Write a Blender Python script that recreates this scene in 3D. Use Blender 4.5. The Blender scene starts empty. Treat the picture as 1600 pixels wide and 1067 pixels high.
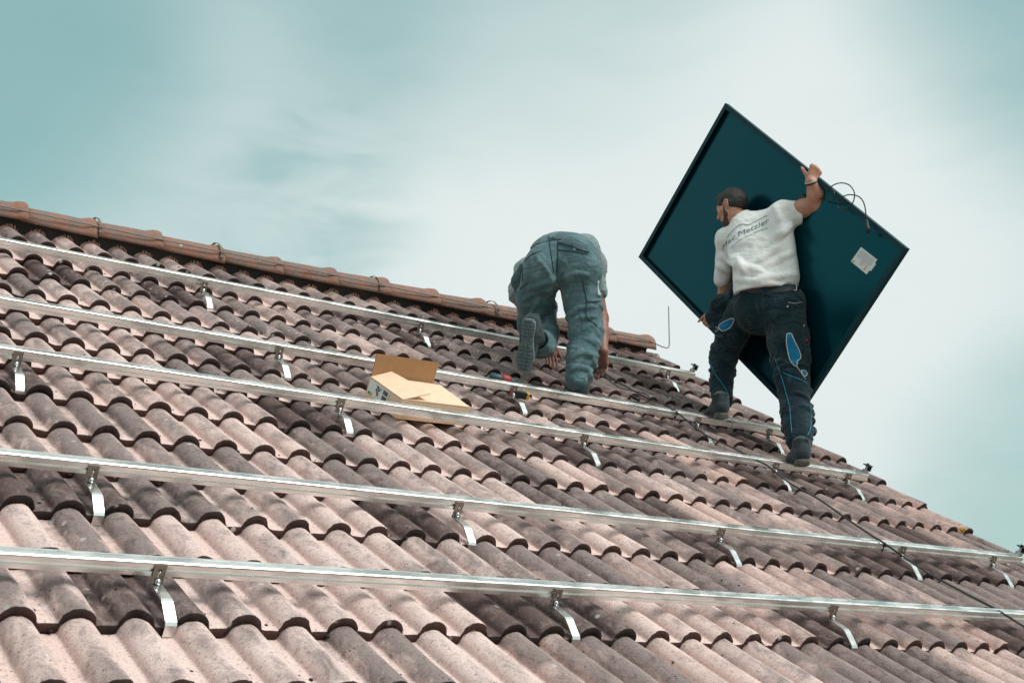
import bpy, bmesh, math, random
import numpy as np
from mathutils import Vector, Matrix
from mathutils.bvhtree import BVHTree

S = bpy.context.scene
COL = S.collection
R_ = math.radians

# ------------------------------------------------------------------ camera
PITCH = R_(31.1)                       # pitch of the tiled roof
RM = Matrix.Translation((0, 0, 4.5)) @ Matrix.Rotation(PITCH, 4, 'X')   # roof (u, v, n) -> world
ROW = 0.333                            # exposed length of one tile course
PX = 0.15                              # spacing of the tile rolls
F_PX = 2107.33                         # focal length in pixels of a 1600 px wide frame
RC = np.array([[0.79764953, -0.51619979, 0.31191826],
               [0.15242535, -0.32784939, -0.93235256],
               [0.5835424, 0.79123483, -0.18282698]])        # roof -> camera (x right, y down, z away)
CC = np.array([-1.04473506, -2.9570947, 1.5467775])          # camera in roof coordinates
RW = RC @ np.array(RM.to_3x3()).T      # world direction -> camera direction
CW = np.array(RM @ Vector(CC))
cam = bpy.data.cameras.new('camera'); camo = bpy.data.objects.new('camera', cam); COL.objects.link(camo)
m3 = Matrix([list(RW[0]), list(-RW[1]), list(-RW[2])]).transposed()
camo.matrix_world = Matrix.Translation(CW) @ m3.to_4x4()
cam.sensor_width = 36; cam.lens = 36 * F_PX / 1600
cam.clip_start = 0.05; cam.clip_end = 5000
S.camera = camo

# ------------------------------------------------------------------ sky, sun, exposure
SUN_EL, SUN_AZ = R_(46), R_(156)       # azimuth: compass style from +Y towards +X
wd = bpy.data.worlds.new('World'); S.world = wd; wd.use_nodes = True
nt = wd.node_tree; N = nt.nodes; L = nt.links; N.clear()
def wn(t, **k):
    n = N.new(t)
    for a, b in k.items(): setattr(n, a, b)
    return n
def wmath(op, a, b=None, clamp=False):
    n = wn('ShaderNodeMath', operation=op, use_clamp=clamp)
    for i, q in enumerate((a, b)):
        if q is None: continue
        if isinstance(q, (int, float)): n.inputs[i].default_value = q
        else: L.new(q, n.inputs[i])
    return n.outputs[0]
sky = wn('ShaderNodeTexSky', sky_type='NISHITA', sun_disc=False, sun_elevation=SUN_EL, sun_rotation=SUN_AZ)
sky.air_density = 1.0; sky.dust_density = 3.0
tc = wn('ShaderNodeTexCoord')
mp = wn('ShaderNodeMapping'); mp.inputs['Scale'].default_value = (1, 1, 2.2); mp.inputs['Location'].default_value = (0.35, 0.1, 0.2)
L.new(tc.outputs['Generated'], mp.inputs['Vector'])
nz = wn('ShaderNodeTexNoise'); nz.inputs['Scale'].default_value = 2.6; nz.inputs['Detail'].default_value = 7; nz.inputs['Roughness'].default_value = 0.5; nz.inputs['Distortion'].default_value = 0.25
L.new(mp.outputs[0], nz.inputs['Vector'])
def lobe(x, y, width, gain):           # a broad bank of thin or thick cloud in one direction of the sky
    d = np.array([(x - 800) / F_PX, (y - 533.5) / F_PX, 1.0]); d /= np.linalg.norm(d); d = RW.T @ d
    dot = wn('ShaderNodeVectorMath', operation='DOT_PRODUCT'); L.new(tc.outputs['Generated'], dot.inputs[0]); dot.inputs[1].default_value = d
    mr = wn('ShaderNodeMapRange', interpolation_type='SMOOTHERSTEP')
    mr.inputs['From Min'].default_value = math.cos(R_(width)); mr.inputs['From Max'].default_value = 1.0
    mr.inputs['To Min'].default_value = 0; mr.inputs['To Max'].default_value = gain
    L.new(dot.outputs['Value'], mr.inputs['Value']); return mr.outputs[0]
acc = wmath('ADD', wmath('MULTIPLY', nz.outputs['Fac'], 0.28), 0.70)
mp2 = wn('ShaderNodeMapping'); mp2.inputs['Scale'].default_value = (1, 1, 3.2); L.new(tc.outputs['Generated'], mp2.inputs['Vector'])
n2 = wn('ShaderNodeTexNoise'); n2.inputs['Scale'].default_value = 9; n2.inputs['Detail'].default_value = 7; n2.inputs['Distortion'].default_value = .5; L.new(mp2.outputs[0], n2.inputs['Vector'])
wis = wn('ShaderNodeMapRange', interpolation_type='SMOOTHSTEP'); wis.inputs['From Min'].default_value = .42; wis.inputs['From Max'].default_value = .72; L.new(n2.outputs['Fac'], wis.inputs['Value'])
acc = wmath('SUBTRACT', acc, wmath('MULTIPLY', wis.outputs[0], 0.04))          # torn wisps
for args in [(1080, 400, 18, 0.26), (-190, -100, 16, -0.40), (150, 150, 18, -0.10), (1660, 790, 9, -0.20), (1780, -120, 14, -0.30), (800, -180, 15, -0.26)]:
    acc = wmath('ADD', acc, lobe(*args))
acc = wmath('SUBTRACT', acc, wmath('MULTIPLY', wmath('MULTIPLY', wis.outputs[0], lobe(500, 320, 5.5, 1.0)), 0.15))
fac = wn('ShaderNodeMapRange', interpolation_type='SMOOTHSTEP'); fac.inputs['From Min'].default_value = 0.35; fac.inputs['From Max'].default_value = 1.15
L.new(acc, fac.inputs['Value'])
tint = wn('ShaderNodeMix', data_type='RGBA', blend_type='MULTIPLY'); tint.inputs[0].default_value = 1
L.new(sky.outputs[0], tint.inputs[6]); tint.inputs[7].default_value = (0.45, 0.82, 0.60, 1)
mx = wn('ShaderNodeMix', data_type='RGBA'); L.new(fac.outputs[0], mx.inputs[0]); gap = wn('ShaderNodeMix', data_type='RGBA'); gap.inputs[0].default_value = .7; L.new(tint.outputs[2], gap.inputs[6]); gap.inputs[7].default_value = (1.75, 2.78, 2.76, 1); L.new(gap.outputs[2], mx.inputs[6])
mx.inputs[7].default_value = (4.0, 4.34, 4.32, 1)
bg = wn('ShaderNodeBackground'); bg.inputs['Strength'].default_value = 0.1; L.new(mx.outputs[2], bg.inputs['Color'])
wo = wn('ShaderNodeOutputWorld'); L.new(bg.outputs[0], wo.inputs[0])
sl = bpy.data.lights.new('sun', 'SUN'); sl.energy = 1.5; sl.angle = R_(26); sl.color = (1, 0.955, 0.92)
so = bpy.data.objects.new('sun', sl); COL.objects.link(so)
sdir = Vector((math.sin(SUN_AZ) * math.cos(SUN_EL), math.cos(SUN_AZ) * math.cos(SUN_EL), math.sin(SUN_EL)))
so.rotation_euler = sdir.to_track_quat('Z', 'Y').to_euler(); so.location = (0, 0, 20)
S.view_settings.view_transform = 'Standard'; S.view_settings.look = 'None'
S.view_settings.exposure = 0.98; S.view_settings.gamma = 1; S.view_settings.use_curve_mapping = False
S.render.engine = 'CYCLES'

# ------------------------------------------------------------------ helpers
def P(x, y, d):                        # photo pixel and depth -> camera-frame metres
    return np.array([(x - 800) / F_PX * d, (y - 533.5) / F_PX * d, d])
def c2w(p): return Vector(RW.T @ np.asarray(p) + CW)
def w2c(p): return RW @ (np.asarray(p) - CW)
def c2w_all(V): return V @ RW + CW
def roof(u, v, n=0.0): return RM @ Vector((u, v, n))
def rcam(u, v, n=0.0): return w2c(roof(u, v, n))
def wdir(*d): return RW @ np.array(d, float)
def tag(o, label=None, cat=None, group=None, kind=None):
    for k, v in (('label', label), ('category', cat), ('group', group), ('kind', kind)):
        if v: o[k] = v
    return o
def link(name, me, parent=None, mw=None):
    o = bpy.data.objects.new(name, me); COL.objects.link(o)
    if parent is not None:
        o.parent = parent
        if mw is not None: o.matrix_local = parent.matrix_world.inverted() @ mw
    elif mw is not None: o.matrix_world = mw
    if mw is not None or parent is None: pass
    return o
EMPTY_MW = {}
def empty(name, loc=(0, 0, 0), mw=None):
    o = bpy.data.objects.new(name, None); COL.objects.link(o); o.empty_display_size = 0.1
    o.matrix_world = mw if mw is not None else Matrix.Translation(loc)
    WM[o] = o.matrix_world.copy()
    return o
WM = {}
def place(o, parent=None, mw=Matrix.Identity(4)):
    """parent o and give it the world matrix mw without needing a depsgraph update"""
    if parent is not None:
        o.parent = parent; o.matrix_parent_inverse = Matrix.Identity(4)
        o.matrix_basis = WM[parent].inverted() @ mw
    else: o.matrix_basis = mw
    WM[o] = mw.copy(); return o
def mesh(name, verts, faces, mats, smooth=True, mi=None, autosmooth=None):
    me = bpy.data.meshes.new(name)
    me.from_pydata([tuple(v) for v in verts], [], [tuple(f) for f in faces])
    for m in (mats if isinstance(mats, (list, tuple)) else [mats]): me.materials.append(m)
    if smooth: me.polygons.foreach_set('use_smooth', [True] * len(me.polygons))
    if mi is not None: me.polygons.foreach_set('material_index', mi)
    me.update(); return me
def obj(name, me, parent=None, mw=Matrix.Identity(4)):
    o = bpy.data.objects.new(name, me); COL.objects.link(o); return place(o, parent, mw)
class MB:
    """collects simple solids into one mesh"""
    def __init__(s): s.v = []; s.f = []; s.m = []; s.s = []
    def add(s, vs, fs, m=0, smooth=False):
        b = len(s.v); s.v += [tuple(q) for q in vs]; s.f += [tuple(i + b for i in f) for f in fs]; s.m += [m] * len(fs); s.s += [smooth] * len(fs)
    def box(s, c, d, M=None, m=0, bev=0.0):
        bm = bmesh.new(); bmesh.ops.create_cube(bm, size=1)
        for v in bm.verts: v.co = Vector((v.co.x * d[0], v.co.y * d[1], v.co.z * d[2]))
        if bev: bmesh.ops.bevel(bm, geom=bm.edges[:], offset=bev, segments=2, affect='EDGES', profile=0.5)
        for v in bm.verts:
            v.co = v.co + Vector(c)
            if M is not None: v.co = M @ v.co
        bm.verts.index_update()
        s.add([v.co[:] for v in bm.verts], [[v.index for v in f.verts] for f in bm.faces], m); bm.free()
    def prism(s, prof, axis_o, ex, ey, ez, w, m=0, caps=True):
        """closed 2D profile (list of (a,b)) in plane ex,ey, extruded w (pair) along ez"""
        n = len(prof); o = Vector(axis_o); ex, ey, ez = Vector(ex), Vector(ey), Vector(ez)
        vs = [o + ex * a + ey * b + ez * w[0] for a, b in prof] + [o + ex * a + ey * b + ez * w[1] for a, b in prof]
        fs = [(i, (i + 1) % n, (i + 1) % n + n, i + n) for i in range(n)]
        if caps: fs += [tuple(range(n))[::-1], tuple(range(n, 2 * n))]
        s.add(vs, fs, m)
    def tube(s, pts, r, seg=8, m=0, caps=True):
        pts = [Vector(p) for p in pts]; n = len(pts); rs = r if isinstance(r, (list, tuple)) else [r] * n
        vs = []; T = None; up = None
        for i, p in enumerate(pts):
            t = (pts[min(i + 1, n - 1)] - pts[max(i - 1, 0)]).normalized()
            if up is None:
                up = t.orthogonal().normalized()
            up = (up - t * up.dot(t)).normalized(); bi = t.cross(up)
            for k in range(seg):
                a = 2 * math.pi * k / seg; vs.append(p + (up * math.cos(a) + bi * math.sin(a)) * rs[i])
        fs = [(i * seg + k, i * seg + (k + 1) % seg, (i + 1) * seg + (k + 1) % seg, (i + 1) * seg + k) for i in range(n - 1) for k in range(seg)]
        if caps: fs += [tuple(range(seg))[::-1], tuple(range((n - 1) * seg, n * seg))]
        s.add(vs, fs, m, True)
    def build(s, name, mats, parent=None, mw=Matrix.Identity(4), local=True):
        """vertices are given in world space when local is False and are brought into mw's frame"""
        v = s.v
        if not local:
            inv = mw.inverted(); v = [inv @ Vector(q) for q in v]
        me = mesh(name, v, s.f, mats, False, s.m); me.polygons.foreach_set('use_smooth', s.s)
        return obj(name, me, parent, mw)
def spline(pts, n=8):
    pts = [np.array(p, float) for p in pts]; out = []
    q = [2 * pts[0] - pts[1]] + pts + [2 * pts[-1] - pts[-2]]
    for i in range(1, len(q) - 2):
        for k in range(n):
            t = k / n; a, b, c, d = q[i - 1:i + 3]
            out.append(0.5 * (2 * b + (c - a) * t + (2 * a - 5 * b + 4 * c - d) * t * t + (3 * b - a - 3 * c + d) * t ** 3))
    out.append(pts[-1]); return out

# ------------------------------------------------------------------ materials
def mat(name, base=(.5, .5, .5), rough=.6, metal=0.0, spec=0.5):
    m = bpy.data.materials.new(name); m.use_nodes = True
    b = m.node_tree.nodes['Principled BSDF']
    b.inputs['Base Color'].default_value = (*base, 1); b.inputs['Roughness'].default_value = rough
    b.inputs['Metallic'].default_value = metal; b.inputs['Specular IOR Level'].default_value = spec
    return m
class NT:
    def __init__(s, m): s.m = m; s.t = m.node_tree; s.b = s.t.nodes['Principled BSDF']
    def n(s, typ, **k):
        q = s.t.nodes.new(typ)
        for a, b in k.items(): setattr(q, a, b)
        return q
    def l(s, a, b): s.t.links.new(a, b)
    def noise(s, vec, scale, detail=4, rough=.55, dist=0):
        q = s.n('ShaderNodeTexNoise'); q.inputs['Scale'].default_value = scale; q.inputs['Detail'].default_value = detail
        q.inputs['Roughness'].default_value = rough; q.inputs['Distortion'].default_value = dist
        if vec is not None: s.l(vec, q.inputs['Vector'])
        return q.outputs['Fac']
    def ramp(s, f, a, b, lo=0.0, hi=1.0):
        q = s.n('ShaderNodeMapRange', interpolation_type='SMOOTHSTEP'); s.l(f, q.inputs['Value'])
        for nm, v in (('From Min', a), ('From Max', b), ('To Min', lo), ('To Max', hi)): q.inputs[nm].default_value = v
        return q.outputs[0]
    def mix(s, f, a, b, mode='MIX'):
        q = s.n('ShaderNodeMix', data_type='RGBA', blend_type=mode)
        for i, v in ((0, f), (6, a), (7, b)):
            if isinstance(v, (int, float)): q.inputs[i].default_value = v
            elif isinstance(v, tuple): q.inputs[i].default_value = (*v, 1)
            else: s.l(v, q.inputs[i])
        return q.outputs[2]
    def math(s, op, a, b=None, clamp=False):
        q = s.n('ShaderNodeMath', operation=op, use_clamp=clamp)
        for i, v in enumerate((a, b)):
            if v is None: continue
            if isinstance(v, (int, float)): q.inputs[i].default_value = v
            else: s.l(v, q.inputs[i])
        return q.outputs[0]
    def coords(s, scale=(1, 1, 1), rnd=False):
        tc = s.n('ShaderNodeTexCoord'); mp = s.n('ShaderNodeMapping'); mp.inputs['Scale'].default_value = scale
        s.l(tc.outputs['Object'], mp.inputs['Vector'])
        if rnd:
            oi = s.n('ShaderNodeObjectInfo'); cb = s.n('ShaderNodeCombineXYZ')
            s.l(s.math('MULTIPLY', oi.outputs['Random'], 91.7), cb.inputs[0]); s.l(s.math('MULTIPLY', oi.outputs['Random'], 37.3), cb.inputs[1])
            s.l(cb.outputs[0], mp.inputs['Location'])
        return mp.outputs[0]
    def bump(s, h, strength=.3, dist=.002):
        q = s.n('ShaderNodeBump'); q.inputs['Strength'].default_value = strength; q.inputs['Distance'].default_value = dist
        s.l(h, q.inputs['Height']); s.l(q.outputs[0], s.b.inputs['Normal'])
    def color(s, c): s.l(c, s.b.inputs['Base Color'])

def tile_material(name, clean, grey, dark, lip=False):
    m = mat(name, clean, .88, 0, .25); t = NT(m)
    oi = t.n('ShaderNodeObjectInfo'); sep = t.n('ShaderNodeSeparateColor'); t.l(oi.outputs['Color'], sep.inputs[0])
    dk, red, lich = sep.outputs[0], sep.outputs[1], sep.outputs[2]        # per-tile weathering written on the object
    v1 = t.coords((1, .55, 1), True); v2 = t.coords((1, 1, 1), True)
    big = t.noise(v1, 11, 8, .68, .5); mid = t.noise(v1, 34, 5, .65, .3); fine = t.noise(v2, 260, 3, .6)
    c = t.mix(t.ramp(red, 0, 1), clean, (clean[0] * .78, clean[1] * .62, clean[2] * .56))
    c = t.mix(t.ramp(t.noise(v2, 55, 3), .3, .8, 0, .45), c, (clean[0] * 1.12, clean[1] * 1.08, clean[2] * 1.04))
    sx = t.n('ShaderNodeTexCoord'); sp_ = t.n('ShaderNodeSeparateXYZ'); t.l(sx.outputs['Object'], sp_.inputs[0])
    roll = t.math('COSINE', t.math('MULTIPLY', t.math('ADD', sp_.outputs[0], .012), 2 * math.pi / PX))     # algae keeps to the tops of the rolls; the grey leans to one flank
    amount = t.math('ADD', t.math('ADD', t.math('MULTIPLY', dk, 1.0), t.math('MULTIPLY', roll, .20)), t.math('SUBTRACT', t.math('MULTIPLY', big, 1.25), .72))
    c = t.mix(t.ramp(amount, .02, .46, 0, .95), c, grey)
    a2 = t.math('ADD', t.math('MULTIPLY', dk, .62), t.math('SUBTRACT', mid, .72))
    c = t.mix(t.ramp(a2, .02, .34, 0, .75), c, dark)
    c = t.mix(t.ramp(fine, .50, .70, 0, .38), c, dark); c = t.mix(t.ramp(t.noise(v2, 95, 4, .7), .52, .70, 0, .55), c, dark); c = t.mix(t.ramp(t.noise(v2, 70, 4, .7), .56, .75, 0, .18), c, (clean[0] * 1.2, clean[1] * 1.2, clean[2] * 1.2))
    sp = t.n('ShaderNodeTexVoronoi'); sp.inputs['Scale'].default_value = 46; t.l(v2, sp.inputs['Vector'])
    sm = t.noise(v2, 14, 2); cell = t.math('MULTIPLY', t.ramp(sp.outputs['Distance'], .12, .2, 1, 0), t.ramp(sm, .56, .66))
    c = t.mix(t.math('MULTIPLY', cell, .85), c, (.02, .014, .012))                          # soot and moss specks
    ws = t.n('ShaderNodeTexVoronoi'); ws.inputs['Scale'].default_value = 17; t.l(v2, ws.inputs['Vector'])
    wm = t.math('MULTIPLY', t.ramp(t.math('ADD', ws.outputs['Distance'], t.math('MULTIPLY', fine, .12)), .16, .26, 1, 0), t.ramp(t.math('ADD', t.noise(v2, 7, 2), t.math('MULTIPLY', lich, .3)), .60, .74))
    c = t.mix(t.math('MULTIPLY', wm, .7), c, (.52, .52, .48))                               # pale lichen
    t.color(c)
    t.bump(t.math('ADD', t.math('MULTIPLY', mid, .6), fine), .45, .0022)
    return m
M_TILE = tile_material('weathered_tile', (.69, .535, .50), (.225, .178, .17), (.066, .036, .032))
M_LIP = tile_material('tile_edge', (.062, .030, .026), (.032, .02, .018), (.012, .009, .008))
M_RIDGE = tile_material('ridge_tile_clay', (.30, .165, .125), (.22, .155, .13), (.085, .055, .045))
def metal(name, base, rough, streak=.12):
    m = mat(name, base, rough, 1.0); t = NT(m); v = t.coords((2, 4, 4)); n1 = t.noise(v, 5, 4)
    t.l(t.ramp(n1, .3, .7, rough - streak, rough + streak), t.b.inputs['Roughness'])
    v2 = t.coords((1, 1, 1)); c = t.mix(t.ramp(t.noise(v2, 18, 5), .45, .75, 0, .12), base, tuple(q * .85 for q in base)); t.color(c)
    return m
M_ALU = metal('aluminium', (.95, .945, .935), .30)
M_STEEL = metal('steel_strap', (.80, .80, .79), .28, .05)
M_PLATE = metal('steel_plate', (.33, .28, .25), .42)
M_BOLT = metal('zinc_bolt', (.55, .58, .58), .35)
M_CLAMP = mat('clamp_black', (.02, .035, .04), .4, .6)
M_BRISTLE = mat('ridge_bristle', (.17, .075, .05), .9)
M_WOOD = mat('barge_wood', (.2, .12, .07), .8)
M_DECK = mat('underlay', (.03, .028, .027), .95)
M_WALL = mat('render_wall', (.55, .52, .46), .9)
M_RUBBER = mat('black_rubber', (.012, .014, .016), .5)
M_WIRE = mat('conductor_wire', (.16, .17, .17), .6); M_CLIP = mat('clip_weathered', (.17, .12, .10), .7)
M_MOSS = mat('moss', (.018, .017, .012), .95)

def card_material(name, base):
    m = mat(name, base, .85, 0, .2); t = NT(m); v = t.coords((1, 1, 1))
    c = t.mix(t.ramp(t.noise(v, 30, 5), .35, .7, 0, .5), base, tuple(q * .82 for q in base))
    c = t.mix(t.ramp(t.noise(t.coords((90, 4, 90)), 3, 2), .5, .7, 0, .25), c, tuple(q * .75 for q in base)); t.color(c)
    t.bump(t.noise(v, 60, 3), .15, .001); return m
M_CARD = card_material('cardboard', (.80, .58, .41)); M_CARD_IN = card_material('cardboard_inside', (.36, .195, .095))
def cloth(name, base, fade, dirt, scale=1.0, weave=900, crease=.0075, worn=.45, fold=1.0):
    m = mat(name, base, .92, 0, .15); t = NT(m); v = t.coords()
    m.node_tree.nodes['Principled BSDF'].inputs['Sheen Weight'].default_value = .15
    c = t.mix(t.ramp(t.noise(v, 7 * scale, 5, .6), .35, .7), base, fade)
    c = t.mix(t.ramp(t.noise(v, 17 * scale, 5, .65), .56, .78, 0, .7), c, dirt)
    def ridge(sc, scale_, d): return t.math('SUBTRACT', 1, t.math('MULTIPLY', t.math('ABSOLUTE', t.math('SUBTRACT', t.noise(t.coords(sc), scale_, 2, .45, d), .5)), 6.0), True)
    cr = t.math('MULTIPLY', ridge((1, 1, 1.9), 8 * fold, 1.1), t.ramp(t.noise(v, 9, 2), .40, .62)); cr2 = ridge((1.6, 1.6, 2.2), 17 * fold, .9)
    h = t.math('ADD', cr, t.math('MULTIPLY', cr2, .35))
    c = t.mix(t.math('MULTIPLY', t.ramp(h, .55, 1.1), worn), c, tuple(min(1, q * 1.7 + .012) for q in fade))     # rubbed crease tops
    t.color(c); w = t.noise(v, weave, 2); b1 = t.n('ShaderNodeBump'); b1.inputs['Strength'].default_value = .75; b1.inputs['Distance'].default_value = crease; t.l(h, b1.inputs['Height'])
    b2 = t.n('ShaderNodeBump'); b2.inputs['Strength'].default_value = .3; b2.inputs['Distance'].default_value = .0014; t.l(w, b2.inputs['Height']); t.l(b1.outputs[0], b2.inputs['Normal']); t.l(b2.outputs[0], t.b.inputs['Normal'])
    return m
M_SHIRT = cloth('white_grey_cotton', (.80, .80, .785), (.74, .74, .725), (.64, .575, .52), 1.0, 900, .0026, 0, .7)
M_SHIRT2 = cloth('grey_green_cotton', (.23, .30, .30), (.20, .26, .265), (.17, .21, .21), 1.0, 900, .008, 0)
M_NAVY = cloth('navy_work_cloth', (.007, .020, .028), (.014, .036, .047), (.005, .013, .018), 1.2)
M_TEAL = cloth('grey_teal_denim', (.060, .118, .135), (.105, .175, .19), (.042, .085, .098), 1.3, 900, .0045, .35)
M_TEAL_DK = cloth('grey_teal_denim_dark', (.05, .09, .10), (.07, .115, .13), (.04, .07, .08), 1.3)
M_SEAM = mat('dark_seam', (.016, .034, .042), .9)
M_BLUE = cloth('blue_patch', (.006, .13, .27), (.008, .17, .33), (.006, .10, .21), 2, 900, .003, .1)
M_PIPE_W = mat('reflective_piping', (.5, .52, .53), .5)
M_PIPE_B = mat('cyan_piping', (.01, .22, .34), .6)
M_RED = mat('red_tab', (.45, .03, .05), .6)
def skin_material(name, a, b):
    m = mat(name, a, .5, 0, .4); t = NT(m); v = t.coords()
    t.color(t.mix(t.ramp(t.noise(v, 22, 4), .35, .7), a, b)); t.bump(t.noise(v, 240, 3), .2, .001)
    t.b.inputs['Subsurface Weight'].default_value = .12; t.b.inputs['Subsurface Radius'].default_value = (.012, .005, .003)
    return m
M_SKIN = skin_material('skin', (.50, .27, .19), (.42, .18, .12)); M_SKIN2 = skin_material('tanned_skin', (.30, .15, .11), (.23, .10, .075))
M_HAIR = mat('brown_hair', (.022, .014, .011), .55); _t = NT(M_HAIR); _v = _t.coords((1, 1, 1)); _t.bump(_t.noise(_t.coords((160, 160, 30)), 3, 3), .8, .004)
M_BEARD = mat('beard', (.075, .042, .03), .8)
_t.color(_t.mix(_t.ramp(_t.noise(_v, 60, 3), .4, .7), (.010, .007, .006), (.03, .018, .014)))
M_BOOT = cloth('boot_suede', (.022, .036, .042), (.04, .055, .06), (.09, .08, .07), 2, 900, .003, .1)
M_SOLE = cloth('boot_sole', (.10, .16, .175), (.14, .19, .20), (.17, .18, .17), 3, 900, .003, .1)
M_SOLE_TAN = cloth('boot_sole_dusty', (.10, .095, .08), (.14, .13, .115), (.06, .06, .055), 3, 900, .003, .1)
M_INK = mat('print_ink', (.10, .19, .21), .8)
M_BACKSHEET = mat('panel_backsheet', (.0003, .017, .025), .2, 0, .6); _t = NT(M_BACKSHEET); _t.l(_t.ramp(_t.noise(_t.coords(), 3, 4), .3, .7, .16, .26), _t.b.inputs['Roughness'])
M_BACKSHEET.node_tree.nodes['Principled BSDF'].inputs['Specular Tint'].default_value = (.06, .85, 1, 1)
M_FRAME = mat('panel_frame', (.0005, .034, .044), .42, .1, .2)
M_GLASS = mat('panel_glass', (.01, .012, .02), .08)
M_PAPER = mat('sticker_paper', (.66, .69, .66), .6); M_TEXT = mat('sticker_grey_ink', (.33, .37, .38), .7); M_BLACK = mat('black_ink', (.02, .025, .03), .7)
M_YELLOW = mat('yellow', (.55, .33, .03), .55); M_GREEN = mat('green', (.05, .28, .12), .6); M_ORANGE = mat('pale_orange', (.62, .40, .28), .6)
M_LICHEN = mat('orange_lichen', (.42, .22, .03), .95)

# ------------------------------------------------------------------ ground and house
gm = mat('grass_ground', (.08, .1, .05), .95); t = NT(gm); v = t.coords()
t.color(t.mix(t.ramp(t.noise(v, .15, 6), .35, .65), (.07, .10, .045), (.16, .15, .10)))
g = obj('ground', mesh('ground', [(-2500, -2500, 0), (2500, -2500, 0), (2500, 2500, 0), (-2500, 2500, 0)], [(0, 1, 2, 3)], gm, False))
tag(g, kind='structure')

VR = 4.36                                # slope length from course 0 to the ridge line
V_E = -1.05                              # eaves
U0, U1 = -3.75, 37.72 * PX               # the two gables
house = empty('house', (2.0, 3.7, 0)); HW = WM[house]
tag(house, 'house under the weathered pinkish roll tile roof that fills the lower picture', 'house')
yr, zr = (RM @ Vector((0, VR, 0)))[1:]; ye, ze = (RM @ Vector((0, V_E + .35, -.12)))[1:]
yb = 2 * yr - ye
wb = MB()
wall_v = [(U0 + .25, ye + .02, 0), (U1 - .25, ye + .02, 0), (U1 - .25, ye + .02, ze), (U0 + .25, ye + .02, ze), (U0 + .25, yb, 0), (U1 - .25, yb, 0), (U1 - .25, yb, ze), (U0 + .25, yb, ze),
          (U0 + .25, yr, zr - .16), (U1 - .25, yr, zr - .16)]
wb.add(wall_v, [(0, 1, 2, 3), (5, 4, 7, 6), (1, 5, 6, 9, 2), (4, 0, 3, 8, 7)])
wb.build('wall', M_WALL, house, HW, False)
sl_ = MB(); sl_.box(((U0 + U1) / 2, (V_E + VR) / 2, -.10), (U1 - U0 - .02, VR - V_E, .05))
slope = sl_.build('roof_slope', M_DECK, house, RM)
bk = MB(); RB = Matrix.Translation((0, 2 * yr, 0)) @ Matrix.Scale(-1, 4, (0, 1, 0)) @ RM
vs = [RB @ Vector(q) for q in ((U0, V_E, -.02), (U1, V_E, -.02), (U1, VR - .02, -.02), (U0, VR - .02, -.02), (U0, V_E, -.09), (U1, V_E, -.09), (U1, VR - .02, -.09), (U0, VR - .02, -.09))]
bk.add(vs, [(0, 1, 2, 3), (4, 7, 6, 5), (0, 4, 5, 1), (1, 5, 6, 2), (2, 6, 7, 3), (3, 7, 4, 0)])
bk.build('back_slope', M_RIDGE, house, HW, False)
bb = MB(); bb.box((U1 - .015, (V_E + VR) / 2, -.15), (.03, VR - V_E, .17), RM); bb.build('barge_board', M_WOOD, house, HW, False)
gt = MB(); gt.tube([roof(U0, V_E - .02, -.12), roof(U1, V_E - .02, -.12)], .055, 12); gt.build('gutter', M_STEEL, house, HW, False)

# ------------------------------------------------------------------ roof tiles
HALF = [(0, 0), (.010, -.0009), (.020, -.0038), (.029, -.0086), (.036, -.0142), (.0415, -.0209), (.0450, -.0275), (.0472, -.0345), (.0485, -.0405), (.0515, -.0432), (.060, -.0440), (.075, -.0442)]
def prof_tile():
    full = [(-x, z) for x, z in HALF[::-1]] + HALF[1:]
    pts = [(-.104, -.0475), (-.092, -.0446)] + full + [(x + .15, z) for x, z in full[1:]]
    pts = [p for p in pts if p[0] < .2]
    pts += [(.199, -.0400)]
    return pts
PROF = prof_tile()
LIP = .029; TILT = -LIP / ROW
def tile_mesh(seed):
    rg = random.Random(seed); n = len(PROF)
    jag = [rg.uniform(-.0022, .0022) for _ in range(n)]
    chip = [0.0] * n
    for _ in range(rg.choice([1, 1, 2, 3, 4])):
        c = rg.choice([n - 2, n - 1, n - 4, n - 6, rg.randrange(n), n // 2]); w = rg.choice([1, 2, 2, 3]); a = rg.uniform(.008, .026)
        for i in range(n):
            if abs(i - c) <= w: chip[i] = max(chip[i], a * (1 - abs(i - c) / (w + 1)) * rg.uniform(.7, 1.1))
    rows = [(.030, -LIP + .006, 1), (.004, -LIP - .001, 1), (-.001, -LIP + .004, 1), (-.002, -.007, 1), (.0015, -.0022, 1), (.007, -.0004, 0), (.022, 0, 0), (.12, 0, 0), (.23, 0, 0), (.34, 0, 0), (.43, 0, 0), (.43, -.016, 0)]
    ph = rg.uniform(0, 6)
    V = []; Fc = []; mi = []
    for (v, dn, _) in rows:
        for i, (x, z) in enumerate(PROF):
            k = max(0, 1 - max(v, 0) / .05)
            vv = v + (jag[i] + chip[i]) * k
            wav = .0012 * math.sin(x * 31 + v * 17 + ph)
            V.append((x + .0012 * math.sin(v * 20 + ph), vv, z + dn + (v) * TILT + wav * (1 if dn == 0 else .5)))
    nr = len(rows)
    for r in range(nr):
        r2 = (r + 1) % nr
        for i in range(n - 1):
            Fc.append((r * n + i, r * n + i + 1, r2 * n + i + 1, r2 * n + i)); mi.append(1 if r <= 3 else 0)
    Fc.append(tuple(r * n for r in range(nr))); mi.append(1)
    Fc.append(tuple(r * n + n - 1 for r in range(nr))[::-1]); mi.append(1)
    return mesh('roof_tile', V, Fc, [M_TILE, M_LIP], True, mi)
TILES = [tile_mesh(i) for i in range(14)]
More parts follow.
